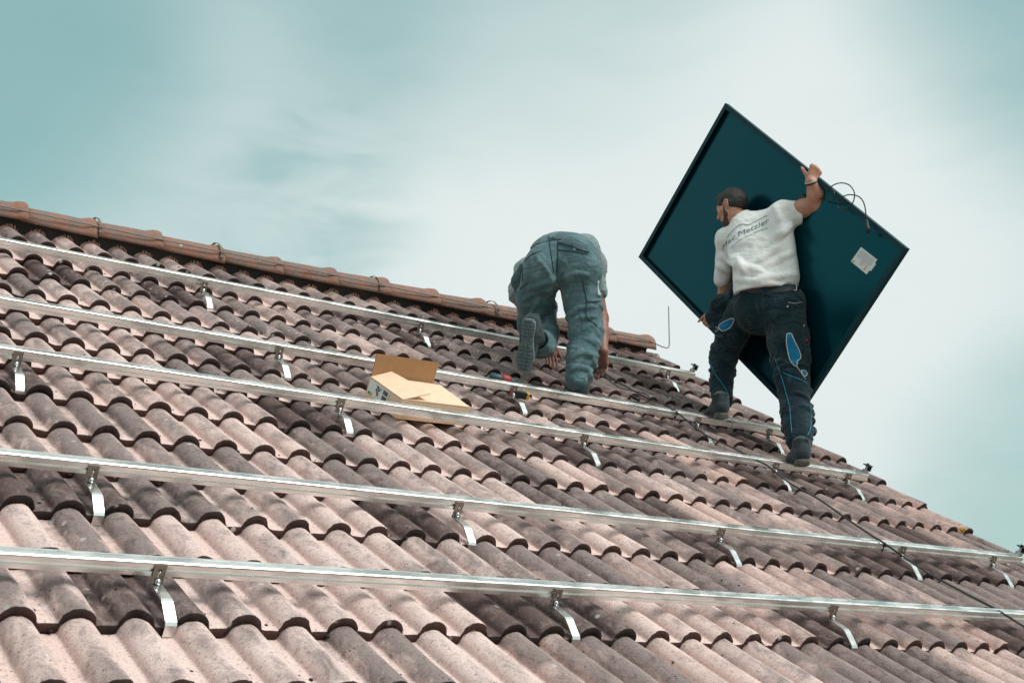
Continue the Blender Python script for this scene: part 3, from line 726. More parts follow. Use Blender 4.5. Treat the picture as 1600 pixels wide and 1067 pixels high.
def folds(fl, a, b, ra, rb, count, t0=0, t1=1, r=.009, k=.016, slope=.16, arc=1.8):
    """raised cloth folds running diagonally round a limb"""
    a = np.asarray(a, float); b = np.asarray(b, float); ax = (b - a) / np.linalg.norm(b - a); e1 = np.cross(ax, [0.3, .1, 1]); e1 /= np.linalg.norm(e1); e2 = np.cross(ax, e1)
    for _ in range(count):
        t = rngp.uniform(t0, t1); g = rngp.uniform(0, 6.28); dg = rngp.uniform(.6, 1) * arc; dt = rngp.uniform(-1, 1) * slope; rr = r * rngp.uniform(.6, 1.2); pts = []
        for i in range(6):
            s = i / 5; tt = t + dt * s; an = g + dg * s; R = ra + (rb - ra) * tt + .001
            pts.append(a + (b - a) * tt + (e1 * math.cos(an) + e2 * math.sin(an)) * R)
        fl.chain(pts, [rr * .3, rr * .9, rr, rr, rr * .8, rr * .3], k)
def figure_mesh(name, V, Fc, m, parent, mw, raw=True):
    inv = np.array(mw.inverted()); W = c2w_all(V); Lc = W @ inv[:3, :3].T + inv[:3, 3]
    o = obj(name, mesh(name, Lc, Fc, m, True), parent, mw); BV[name + '_' + str(id(o))] = None
    return o
BV = {}
def bvh(V, Fc): return BVHTree.FromPolygons([tuple(q) for q in c2w_all(V)], [tuple(int(i) for i in f) for f in Fc])
def cast(tree, x, y):
    d = np.array([(x - 800) / F_PX, (y - 533.5) / F_PX, 1.0]); d /= np.linalg.norm(d); d = RW.T @ d
    return tree.ray_cast(Vector(CW), Vector(d))
def bound(prims, pad=.05): pass
def patch(name, tree, poly, m, parent, mw, lift=.003, sub=3, rim=None):
    """a sewn-on piece: a polygon of the photo laid onto the cloth, with a rim down to it"""
    bm = bmesh.new(); vs = [bm.verts.new((x, y, 0)) for x, y in poly]; bm.faces.new(vs)
    bmesh.ops.triangulate(bm, faces=bm.faces[:])
    for _ in range(sub):
        long = [e for e in bm.edges if e.calc_length() > 3.5]
        if not long: break
        bmesh.ops.subdivide_edges(bm, edges=long, cuts=1); bmesh.ops.triangulate(bm, faces=bm.faces[:])
    bm.verts.ensure_lookup_table(); bm.verts.index_update(); top = []; base = []; last = None
    for v in bm.verts:
        h = cast(tree, v.co.x, v.co.y)
        if h[0] is None: top.append(None); base.append(None); continue
        top.append(h[0] + h[1] * lift); base.append(h[0] - h[1] * .003)
    good = [q for q in top if q is not None]
    if not good: bm.free(); return None
    V = []; n = len(top)
    for i, q in enumerate(top):
        if q is None: j = min((k for k in range(n) if top[k] is not None), key=lambda k: (bm.verts[k].co - bm.verts[i].co).length); top[i], base[i] = top[j], base[j]
    V = top + base; Fc = []
    for f in bm.faces:
        q = [v.index for v in f.verts]; Fc += [q, [z + n for z in q[::-1]]]
    for e in bm.edges:
        if len(e.link_faces) == 1: a, b = e.verts[0].index, e.verts[1].index; Fc.append([a, b, b + n, a + n])
    bm.free(); inv = mw.inverted()
    me = mesh(name, [inv @ q for q in V], Fc, m, True)
    b2 = bmesh.new(); b2.from_mesh(me); bmesh.ops.remove_doubles(b2, verts=b2.verts[:], dist=1e-5); bmesh.ops.recalc_face_normals(b2, faces=b2.faces[:]); b2.to_mesh(me); b2.free()
    return obj(name, me, parent, mw)
def seam(tree, px, r, mbx, lift=.001, n=6):
    pts = []
    for x, y in [(q[0], q[1]) for q in spline([(a, b, 0) for a, b in px], n)]:
        h = cast(tree, x, y)
        if h[0] is not None: pts.append(h[0] + h[1] * lift)
    run = []
    for p in pts:
        if run and (p - run[-1]).length > .06:
            if len(run) > 1: mbx.tube(run, r, 6)
            run = []
        run.append(p)
    if len(run) > 1: mbx.tube(run, r, 6)
def hand(fl, wrist, f, s, n, scale=1.0, curl=(.3, .4, .3), thumb=(.5, .6, .15), knuckle=0.0, rad=.0088, spread=.0, tl=1.0):
    """five fingers: f wrist->knuckles, s towards the thumb, n the way the fingers bend"""
    f, s, n = [np.asarray(q, float) / np.linalg.norm(q) for q in (f, s, n)]; w = np.asarray(wrist, float); z = scale
    kn = []
    for j, (so, fo, ln) in enumerate(((.030, .086, .074), (.010, .090, .083), (-.010, .086, .077), (-.028, .078, .060))):
        b = w + z * (f * fo + s * so); kn.append(b)
        fl.cone(w + z * s * so * .55, b, .0165 * z, .0125 * z, .012)
        d = f + s * spread * (1.5 - j) ; p = b; a = 0
        for m_, (seg, c) in enumerate(zip((.46, .30, .24), curl)):
            a += c * (1 + .08 * j); dd = (f + s * spread * (1.5 - j)) * math.cos(a) + n * math.sin(a); dd /= np.linalg.norm(dd)
            q = p + dd * ln * seg * z; r0 = rad * z * (1 - .1 * m_) * (.9 if j == 3 else 1); fl.cone(p, q, r0 * 1.03, r0 * .93, .004); p = q
    fl.chain([kn[0], kn[1], kn[2], kn[3]], [.0125 * z] * 4, .008)
    b = w + z * (f * .022 + s * .024 + n * .008); ts, tf, tn = thumb
    d = s * ts + f * tf + n * tn; d /= np.linalg.norm(d); q = b + d * .042 * z * tl; fl.cone(b, q, .016 * z, .0115 * z, .010)
    d2 = d * .9 + f * .25 + n * .05; d2 /= np.linalg.norm(d2); q2 = q + d2 * .033 * z * tl; fl.cone(q, q2, .0112 * z, .0098 * z, .004); fl.cone(q2, q2 + d2 * .024 * z * tl, .0098 * z, .0075 * z, .004)
def head(fl, c, up, face, side, z=1.0):
    """skull, brow, nose, lips, chin, eyes and both ears round the centre c"""
    up, face, side = [np.asarray(q, float) / np.linalg.norm(q) for q in (up, face, side)]; A = [side, face, up]
    at = lambda x, y, h: np.asarray(c) + z * (side * x + face * y + up * h)
    fl.ell(at(0, -.010, .025), A, (.074 * z, .096 * z, .088 * z), .02); fl.ell(at(0, .022, -.035), A, (.060 * z, .070 * z, .075 * z), .03)
    fl.ell(at(0, .066, -.088), A, (.028 * z, .024 * z, .020 * z), .025)
    fl.cone(at(-.03, .082, .028), at(.03, .082, .028), .012 * z, .012 * z, .015)
    fl.cone(at(0, .092, .018), at(0, .112, -.020), .008 * z, .013 * z, .010); fl.cone(at(-.012, .100, -.026), at(.012, .100, -.026), .007 * z, .007 * z, .008)
    fl.cone(at(-.018, .088, -.050), at(.018, .088, -.050), .007 * z, .007 * z, .006); fl.cone(at(-.016, .086, -.061), at(.016, .086, -.061), .008 * z, .008 * z, .006)
    for s in (-1, 1):
        fl.cone(at(.030 * s, .098, .008), at(.030 * s, .094, .008), .010 * z, .010 * z, .004, cut=True); fl.ell(at(.030 * s, .080, .008), A, (.013 * z, .013 * z, .011 * z), .003)
        fl.cone(at(.045 * s, .066, -.018), at(.058 * s, .045, -.015), .018 * z, .014 * z, .02)
        e = [at(.074 * s, -.004, -.028), at(.080 * s, -.012, -.008), at(.084 * s, -.020, .014), at(.082 * s, -.006, .026), at(.077 * s, .008, .014), at(.074 * s, .006, -.004)]
        fl.chain(e, [.006 * z, .0055 * z, .005 * z, .005 * z, .005 * z, .004 * z], .006); fl.ell(at(.076 * s, -.006, .004), [side * s, face, up], (.006 * z, .014 * z, .024 * z), .006)
def boot(name, heel, toe, up, shaft, parent, mw, soles, tread=True, lat=None, zs=1.0):
    """work boot from heel to toe (camera frame, sole level) with a separate lugged sole"""
    heel, toe = np.asarray(heel, float), np.asarray(toe, float); L_ = np.linalg.norm(toe - heel); f = (toe - heel) / L_
    up = np.asarray(up, float); up = up - f * (up @ f); up /= np.linalg.norm(up); s = np.cross(f, up)
    at = lambda x, y, h: heel + f * x * L_ + s * y + up * h
    pts = [at(.0, 0, 0), at(1, 0, 0), np.asarray(shaft, float)]
    fl = Field(np.min(pts, 0) - .16, np.max(pts, 0) + .16, .0055)
    fl.cone(at(.10, 0, .050), at(.34, 0, .055), .041, .043, .03); fl.cone(at(.34, 0, .050), at(.80, .0, .034), .044, .040, .04, (up, .80)); fl.cone(at(.62, .012, .036), at(.88, .0, .034), .040, .034, .03, (up, .85))
    ank = at(.17, 0, .10); fl.cone(at(.15, 0, .055), ank, .041, .040, .03); fl.cone(ank, shaft, .041, .042, .03)
    fl.chain([at(.16, -.043, .118), at(.04, -.02, .124), at(.04, .02, .124), at(.16, .043, .118)], [.010] * 4, .012)
    for q in (.30, .38, .46, .54): fl.cone(at(q, -.028, .100 - (q - .3) * .13), at(q, .028, .100 - (q - .3) * .13), .0045, .0045, .004)   # laces
    fl.chain([at(.2, -.049, .06), at(.4, -.048, .05), at(.6, -.046, .035)], [.004] * 3, .006); fl.chain([at(.2, .049, .06), at(.4, .050, .05), at(.6, .052, .035)], [.004] * 3, .006)
    fl.plane_cut(at(0, 0, .012), -up)
    V, Fc = fl.mesh(1); V = wrinkle(V, Fc, .0018, (40, 40, 40), 3, False); bo = figure_mesh(name, V, Fc, M_BOOT, parent, mw)
    out = [(-.02, 0), (-.012, .022), (.03, .036), (.16, .038), (.34, .034), (.48, .038), (.66, .050), (.80, .050), (.92, .038), (1.0, .018), (1.025, 0), (1.01, -.018), (.94, -.036), (.82, -.047), (.66, -.047), (.48, -.034), (.34, -.031), (.16, -.036), (.03, -.034), (-.012, -.022)]
    mbs = MB(); n = len(out); inv = mw.inverted()
    def loc(p): return inv @ c2w(p)
    hs = [(.018, .985), (.004, 1.0), (-.010, .97)]
    V = [loc(at(.5 + (x - .5) * k, y * k, h)) for h, k in hs for x, y in out]
    Fq = [(j * n + i, j * n + (i + 1) % n, (j + 1) * n + (i + 1) % n, (j + 1) * n + i) for j in range(2) for i in range(n)] + [tuple(range(n)), tuple(range(2 * n, 3 * n))[::-1]]
    mbs.add(V, Fq, 0)
    xs = np.array([o[0] for o in out[:11]]); ys = np.array([o[1] for o in out[:11]])
    if tread:
        rows = np.linspace(0.0, .98, 15)
        for i, x in enumerate(rows):
            if .36 < x < .46: continue
            w_ = float(np.interp(x, xs, ys)); nb = 3
            for j in range(nb):
                y0 = -w_ * .95 + 2 * w_ * .95 * j / nb; y1 = y0 + 2 * w_ * .95 / nb - .005; dx = .022
                sk = .014 * (1 if i % 2 else -1)
                q = []
                for h, k in ((-.009, 1), (-.0165, .86)):
                    for (xx, yy) in ((x - dx * k + sk * 0, y0), (x + dx * k, y0), (x + dx * k + sk, y1), (x - dx * k + sk, y1)):
                        q.append(loc(at(xx, yy, h)))
                mbs.add(q, [(4, 5, 6, 7), (0, 1, 5, 4), (1, 2, 6, 5), (2, 3, 7, 6), (3, 0, 4, 7)], 0)
    so_ = mbs.build('sole', soles, bo, mw)
    bmx = bmesh.new(); bmx.from_mesh(so_.data); bmesh.ops.recalc_face_normals(bmx, faces=bmx.faces[:]); bmx.to_mesh(so_.data); bmx.free()
    return bo

UP = wdir(0, 0, 1)
# ================================================================== standing worker carrying the panel
FWD = wdir(.42, .91, 0); FWD = FWD / np.linalg.norm(FWD); SIDE = wdir(.91, -.42, 0); SIDE = SIDE / np.linalg.norm(SIDE)   # SIDE = his right
p2mw = Matrix.Translation(roof(4.95, 2.35, 0))
hipR, hipL = P(1226, 474, 8.20), P(1168, 478, 8.36)
knR, knL = P(1238, 592, 8.04), P(1130, 560, 8.50)
anR, anL = P(1251, 694, 7.80), P(1128, 630, 8.34)
pel = P(1196, 452, 8.28); chest = P(1184, 378, 8.42); neck = P(1163, 347, 8.50)
shR, shL = P(1224, 334, 8.33), P(1136, 372, 8.56)
elR, wrR = P(1278, 320, 8.24), P(1267, 285, 8.20)
elL, wrL = P(1132, 466, 8.66), P(1113, 488, 8.74)
hc = P(1144, 324, 8.56)
face2 = np.array([-.72, .42, .52]); face2 /= np.linalg.norm(face2); side2 = np.cross(face2, np.array([.12, -.94, .2])); side2 /= np.linalg.norm(side2); up2 = np.cross(side2, face2)
if up2[1] > 0: side2 = -side2; up2 = np.cross(side2, face2)
edge = P(1427, 395, 7.614) - P(1142, 167, 8.852); edge /= np.linalg.norm(edge)

fl = Field(np.array([1.05, -1.22, 7.55]) , np.array([2.15, .85, 8.95]), .0048)
fl.cone(pel, chest, .155, .165, .05, (FWD, .66)); fl.cone(shL, shR, .058, .058, .06); fl.cone(neck - UP * .03, hc - UP * .04 , .058, .055, .03)
fl.chain([shR, shR * .4 + elR * .6, elR], [.056, .054, .049], .03); fl.chain([elR, elR * .55 + wrR * .45 + np.array([.010, 0, 0]), wrR], [.050, .054, .034], .02)
fl.cone(elR + np.array([.012, .010, -.01]), elR + np.array([.004, .012, -.01]), .030, .030, .02)
fl.chain([shL, elL], [.052, .044], .03); fl.chain([elL, wrL], [.044, .030], .02)
fl.chain([pel, hipR, knR, anR], [.12, .085, .06, .04], .03); fl.chain([pel, hipL, knL, anL], [.12, .085, .058, .04], .03)
head(fl, hc, up2, face2, side2)
AW = np.array([0, 0, 1.0])
hand(fl, wrR, np.array([.38, -.92, .10]), np.array([-.80, -.50, .05]) , np.array([.10, .10, .98]), 1.04, (1.0, 1.35, .8), (1.0, .30, -.05), tl=.72)
edL = P(995, 397, 9.386) - P(1239, 645, 8.148); edL /= np.linalg.norm(edL)
hand(fl, wrL, np.array([-.30, .85, .1]), np.array([-.75, -.55, .3]), np.array([.3, -.1, .95]), .98, (1.1, 1.1, .5), (.5, .8, .3))
V, Fc = fl.mesh(2)
p2 = figure_mesh('person', V, Fc, M_SKIN, None, p2mw)
tag(p2, 'person in a pale grey T-shirt and navy work trousers carrying the dark panel', 'person')

# hair and beard
fh = Field(hc - .17, hc + .17, .0038); A2 = [side2, face2, up2]; a2 = lambda x, y, h: hc + side2 * x + face2 * y + up2 * h
fh.ell(a2(0, -.012, .030), A2, (.081, .101, .097), .01); fh.ell(a2(0, .05, .085), A2, (.05, .045, .030), .03)
fh.plane_cut(a2(0, .070, .050), face2 * .85 - up2 * .35); fh.plane_cut(a2(0, -.05, -.045), -up2 * .9 + face2 * .42)
for s in (-1, 1): fh.ell(a2(.082 * s, .006, .0), A2, (.020, .026, .034), .01, cut=True)
V, Fc = fh.mesh(1); V = V + vnormals(V, Fc) * (.0016 * vnoise(V * np.array([160, 60, 160]), 4) + .0025 * vnoise(V * 40, 8))[:, None]
figure_mesh('hair', V, Fc, M_HAIR, p2, p2mw)
fh = Field(hc - .17, hc + .17, .0038)
fh.ell(a2(0, .023, -.038), A2, (.0625, .072, .078), .01); fh.ell(a2(0, .066, -.090), A2, (.034, .030, .026), .03)
fh.plane_cut(a2(0, .02, -.056), up2 * .9 + face2 * .34); fh.plane_cut(a2(0, .014, 0), -face2)
for s in (-1, 1): fh.cone(a2(.066 * s, .022, .0), a2(.056 * s, .032, -.055), .007, .012, .02)
V, Fc = fh.mesh(1); V = V + vnormals(V, Fc) * (.0022 * vnoise(V * 140, 14))[:, None]; figure_mesh('beard', V, Fc, M_BEARD, p2, p2mw)

# T-shirt
ft = Field(np.array([1.10, -1.0, 7.95]), np.array([1.95, .05, 8.90]), .0050)
hem = P(1197, 446, 8.28)
ft.cone(hem - UP * .06, chest + UP * .0, .203, .170, .05, (FWD, .76)); ft.cone(chest, neck * .55 + chest * .45, .165, .10, .06, (FWD, .70))
ft.cone(shL + UP * -.01, shR, .068, .070, .07); ft.cone(neck - UP * .03, neck * .6 + hc * .4, .072, .060, .04)
slR = P(1249, 331, 8.30); slL = P(1129, 436, 8.62)
ft.cone(shR, slR, .076, .066, .04); ft.cone(shR + np.array([-.01, .05, 0]), slR + np.array([0, .03, 0]), .06, .045, .04); ft.cone(shL, slL, .066, .054, .04)
ft.cone(P(1165, 395, 8.42), P(1205, 385, 8.34), .10, .10, .06); ft.cone(P(1222, 352, 8.30), P(1234, 432, 8.22), .062, .060, .05)
for a, b, r in (((1152, 437), (1215, 446), .010), ((1160, 426), (1236, 438), .009), ((1156, 415), (1190, 425), .010), ((1200, 415), (1238, 395), .008), ((1225, 350), (1214, 372), .010), ((1236, 352), (1222, 366), .008), ((1150, 400), (1163, 425), .010), ((1140, 392), (1150, 418), .009), ((1185, 410), (1215, 385), .007), ((1180, 438), (1243, 428), .008), ((1210, 322), (1220, 346), .007), ((1128, 400), (1142, 412), .008), ((1122, 415), (1140, 424), .007)):
    # folds laid on the shirt: their depth comes from the body underneath
    pa = P(*a, 8.22 if a[0] > 1150 else 8.5); pb = P(*b, 8.2 if b[0] > 1150 else 8.48); n_ = 9
    lo = ft.lo; pts = []
    for i in range(n_):
        q = pa + (pb - pa) * i / (n_ - 1); d = q / q[2]; z = 8.0
        for _ in range(80):
            g = np.round((d * z - ft.lo) / ft.h).astype(int)
            if np.any(g < 0) or np.any(g >= ft.n): z += .01; continue
            v_ = float(ft.F[tuple(g)])
            if v_ < .003: break
            z += min(.02, max(.003, v_ * .8))
            if z > 8.9: break
        if z < 8.9: pts.append(d * (z + .006))
    r *= .55
    if len(pts) > 3: ft.chain(pts, [r * .4] + [r] * (len(pts) - 2) + [r * .4], .034)
ft.plane_cut(P(1250.5, 331, 8.3), np.array([.97, -.10, 0])) ; 
ft.plane_cut(P(1197, 447, 8.12), -UP + SIDE * .05 + np.array([0, 0, 0]))
ft.cone(neck * .70 + hc * .30, hc * 1.3 - neck * .3, .064, .12, cut=True)
V, Fc = ft.mesh(2); V = wrinkle(V, Fc, .0038, (13, 19, 13), 21); T_SHIRT = bvh(V, Fc)
# left sleeve ends level at its hem
shirt = figure_mesh('t_shirt', V, Fc, M_SHIRT, p2, p2mw)
col = MB(); ring = []
nd = (hc - neck) / np.linalg.norm(hc - neck); e1 = np.cross(nd, [0, 0, 1.0]); e1 /= np.linalg.norm(e1); e2 = np.cross(nd, e1); cc = neck * .74 + hc * .26
for k in range(25): a = 2 * math.pi * k / 24; ring.append(c2w(cc + (e1 * math.cos(a) + e2 * math.sin(a)) * .0655))
col.tube(ring, .006, 6); col.build('collar', M_SHIRT, shirt, p2mw, False)
# print on the back
def print_text(body, base, size, width=None, name='print', lift=.0016, tree=None, m=None, parent=None, mw=None):
    cu = bpy.data.curves.new('txt', 'FONT'); cu.body = body; cu.size = 1; cu.resolution_u = 2
    to = bpy.data.objects.new('txt', cu); COL.objects.link(to); dg = bpy.context.evaluated_depsgraph_get(); me = bpy.data.meshes.new_from_object(to.evaluated_get(dg)); bpy.data.objects.remove(to)
    bm = bmesh.new(); bm.from_mesh(me); bmesh.ops.triangulate(bm, faces=bm.faces[:])
    b = [np.array(q, float) for q in spline([(x, y, 0) for x, y in base], 20)]; seg = np.cumsum([0] + [np.linalg.norm(b[i + 1] - b[i]) for i in range(len(b) - 1)])
    xs = [v.co.x for v in bm.verts]; w = max(xs) - min(xs); kx = seg[-1] / w; V = []
    for v in bm.verts:
        s_ = (v.co.x - min(xs)) * kx; x = np.interp(s_, seg, [q[0] for q in b]); y = np.interp(s_, seg, [q[1] for q in b])
        h = cast(tree, x - .0 * v.co.y, y - v.co.y * size)
        V.append(mw.inverted() @ (h[0] + h[1] * lift) if h[0] is not None else None)
    bm.verts.index_update(); keep = [[v.index for v in f.verts] for f in bm.faces if all(V[v.index] is not None for v in f.verts)]
    keep = [f for f in keep if max((V[f[0]] - V[f[1]]).length, (V[f[1]] - V[f[2]]).length) < .06]
    V = [q if q is not None else Vector((0, 0, 0)) for q in V]; bm.free()
    me2 = mesh(name, V, keep, m, False); b3 = bmesh.new(); b3.from_mesh(me2); bmesh.ops.delete(b3, geom=[v for v in b3.verts if not v.link_faces], context='VERTS'); b3.to_mesh(me2); b3.free()
    return obj(name, me2, parent, mw)
print_text('Mac Metzler', [(1129.5, 392), (1136, 383.5), (1152, 371), (1164, 366), (1182, 357.6), (1201.5, 347.8)], 11.5, tree=T_SHIRT, m=M_INK, parent=shirt, mw=p2mw, name='lettering')
print_text('technik.de', [(1177, 365.5), (1188, 361.5), (1200.5, 357.5)], 4.2, tree=T_SHIRT, m=M_INK, parent=shirt, mw=p2mw, name='lettering')
q = MB(); seam(T_SHIRT, [(1137, 371), (1140, 366), (1149, 357), (1156, 351.5), (1163, 350.5), (1170, 351.5), (1182, 345.5), (1194, 339), (1199, 337.5)], .0017, q, .0012); seam(T_SHIRT, [(1139, 391), (1147, 383), (1158, 374), (1175, 366.5)], .0009, q, .0008)
q.build('printed_line', M_INK, shirt, p2mw, False)

# trousers
fp = Field(np.array([1.0, -.42, 7.55]), np.array([2.02, .85, 8.95]), .0052)
fp.cone(P(1198, 444, 8.28), P(1198, 476, 8.28), .183, .192, .04, (FWD, .74)); fp.cone(hipR, hipL, .115, .112, .05); fp.ell(P(1215, 486, 8.16), [SIDE, FWD, UP], (.105, .10, .12), .05); fp.ell(P(1176, 488, 8.28), [SIDE, FWD, UP], (.10, .10, .12), .05)
mR = P(1231, 535, 8.12); mL = P(1144, 520, 8.42)
fp.chain([hipR, mR, knR, P(1244, 645, 7.91), P(1249, 686, 7.77)], [.122, .116, .098, .086, .078], .03); fp.chain([hipL, mL, knL, P(1127, 600, 8.40), P(1129, 625, 8.30)], [.115, .098, .082, .068, .064], .03)
folds(fp, mR, knR, .112, .10, 9, .2, 1.0, .010); folds(fp, knR, anR, .098, .084, 20, .05, .9, .010); folds(fp, mL, knL, .096, .082, 8, .1, 1, .009); folds(fp, knL, P(1128, 624, 8.44), .08, .065, 16, .0, .95, .009); folds(fp, hipR, mR, .12, .116, 5, .2, .9, .009)
fp.cone(P(1250, 520, 8.12), P(1253, 566, 8.08), .055, .052, .02)       # cargo pocket on his right thigh
for i in range(5): fp.chain([P(1247 + i % 3 * 2 - 19 + 4 * k, 672 + i * 4.2 + (k - 3) ** 2 * .25, 7.83) for k in range(10)], [.003] + [.006] * 8 + [.003], .016)
fp.plane_cut(P(1198, 441, 8.12), UP); 
V, Fc = fp.mesh(2); V = wrinkle(V, Fc, .0042, (14, 26, 14), 31); TR2 = bvh(V, Fc)
tr = figure_mesh('work_trousers', V, Fc, M_NAVY, p2, p2mw)
# holster pocket hanging at his left hip
fq = Field(np.array([1.0, -.45, 8.0]), np.array([1.55, .15, 8.9]), .0052)
fq.chain([P(1150, 462, 8.34), P(1128, 478, 8.42), P(1116, 496, 8.46)], [.045, .065, .058], .03, (np.array([.3, 0, .95]), .55)); fq.cone(P(1124, 500, 8.42), P(1140, 506, 8.38), .05, .05, .03, (np.array([.3, 0, .95]), .5)); fq.cone(P(1147, 446, 8.30), P(1143, 462, 8.34), .022, .02, .02)
V, Fc = fq.mesh(1); V = wrinkle(V, Fc, .006, (18, 22, 18), 41); HOL = bvh(V, Fc); figure_mesh('holster_pocket', V, Fc, M_NAVY, tr, p2mw)
patch('belt', TR2, [(1150, 447), (1170, 450), (1198, 451), (1225, 449), (1252, 443), (1252, 451), (1226, 457), (1198, 459), (1170, 458), (1150, 455)], M_RUBBER, tr, p2mw, .005)
# blue pocket linings with reflective piping, cyan seams, studs
def pocket(poly, tail, tree=TR2, par=tr):
    patch('pocket_lining', tree, poly, M_BLUE, par, p2mw, .004)
    q = MB(); seam(tree, poly + [poly[0]], .0030, q, .004, 4); q.build('reflective_piping', M_PIPE_W, par, p2mw, False)
    if tail: q = MB(); seam(tree, tail, .0024, q, .003, 5); q.build('reflective_piping', M_PIPE_W, par, p2mw, False)
zp = lambda l: [(1080 + x / 6.67, 440 + y / 6.67) for x, y in l]
pocket(zp([(1000, 545), (1040, 545), (1075, 620), (1110, 690), (1138, 770), (1130, 810), (1105, 830), (1098, 880), (1070, 870), (1030, 820), (1005, 720), (992, 620)]), zp([(1098, 885), (1130, 930), (1160, 975), (1190, 1020)]))
pocket(zp([(1145, 925), (1180, 930), (1203, 960), (1190, 985), (1160, 975)]), None)
pocket(zp([(290, 470), (330, 425), (425, 385), (448, 405), (410, 475), (340, 515), (300, 495)]), zp([(205, 475), (230, 470), (290, 490), (260, 520), (215, 515)]), TR2)
q = MB()
for l in ([(960, 950), (1080, 1000), (1180, 1040), (1210, 1065)], [(190, 580), (230, 560), (330, 575)], [(215, 880), (240, 950), (320, 1060)]): q = MB(); seam(TR2, zp(l), .0021, q, .0012); q.build('cyan_seam', M_PIPE_B, tr, p2mw, False)
z5 = lambda l: [(1040 + x / 2.964, 400 + y / 2.964) for x, y in l]
for l in ([(205, 480), (225, 540), (262, 590), (288, 635)], [(505, 470), (540, 570), (575, 700)], [(560, 550), (620, 570), (655, 590)], [(672, 690), (672, 790), (655, 835)], [(575, 700), (580, 770), (585, 820)]): q = MB(); seam(TR2, z5(l), .0021, q, .0012); q.build('cyan_seam', M_PIPE_B, tr, p2mw, False)
def stud(x, y, r, m, tree, par, mw):
    h = cast(tree, x, y)
    if h[0] is None: return
    s_ = MB(); s_.tube([h[0] - h[1] * .002, h[0] + h[1] * .004], r, 10); s_.build('stud', m, par, mw, False)
stud(1230.5, 479, .0055, M_PIPE_W, TR2, tr, p2mw); stud(1256, 509, .0055, M_PIPE_W, TR2, tr, p2mw)
patch('red_tab', TR2, [(1259, 530), (1263.5, 530), (1263.5, 533), (1259, 533)], M_RED, tr, p2mw, .004)
q = MB(); seam(TR2, [(1173, 528.5), (1180.5, 530), (1178.5, 536), (1172, 534.5), (1173, 528.5)], .0018, q, .002, 2); seam(TR2, [(1231, 472), (1240, 474), (1256, 472)], .0016, q, .002)
q.build('badge_outline', M_PIPE_W, tr, p2mw, False)
q = MB(); seam(TR2, [(1242, 442), (1243, 455), (1239, 455)], .003, q, .012); q.build('belt_clip', M_PIPE_W, tr, p2mw, False)
patch('belt_loop', TR2, [(1192, 447), (1206, 447), (1205, 462), (1191, 462)], M_NAVY, tr, p2mw, .009)
q = MB()
for l in ([(1150, 463), (1168, 470), (1185, 468)], [(1206, 476), (1232, 482), (1256, 478)], [(1206, 476), (1207, 500), (1232, 505), (1254, 500)], [(1160, 474), (1178, 476)], [(1243, 506), (1244, 560), (1262, 572)], [(1200, 462), (1199, 510)]): seam(TR2, l, .0022, q, .001)
q.build('stitching', M_NAVY, tr, p2mw, False)
# boots: heel raised, toes on the tiles
UPN = RC @ np.array([0, 0, 1.0])
def heel_toe(x, y, n, du, dv, dn):
    h = on_roof(x, y, n); return rcam(*h), rcam(h[0] + du, h[1] + dv, h[2] + dn)
h_, t_ = heel_toe(1257, 722, .105, .16, .21, -.102); boot('boot', h_, t_, UP, anR, p2, p2mw, M_SOLE_TAN)
h_, t_ = heel_toe(1130, 649, .105, .12, .21, -.098); boot('boot', h_, t_, UP, anL, p2, p2mw, M_SOLE_TAN)
# wristband
wd_ = (wrR - elR) / np.linalg.norm(wrR - elR); e1 = np.cross(wd_, [0, 0, 1.0]); e1 /= np.linalg.norm(e1); e2 = np.cross(wd_, e1); q = MB(); c0 = wrR - wd_ * .004
q.tube([c2w(c0 + (e1 * math.cos(a) * 1.05 + e2 * math.sin(a)) * .0345) for a in np.linspace(0, 2 * math.pi, 25)], .005, 8); q.build('wristband', M_RUBBER, p2, p2mw, False)
q = MB(); q.tube([c2w(c0 + wd_ * .009 + (e1 * math.cos(a) * 1.05 + e2 * math.sin(a)) * .0335) for a in np.linspace(0, 2 * math.pi, 25)], .0028, 8); q.build('wristband', M_PIPE_W, p2, p2mw, False)

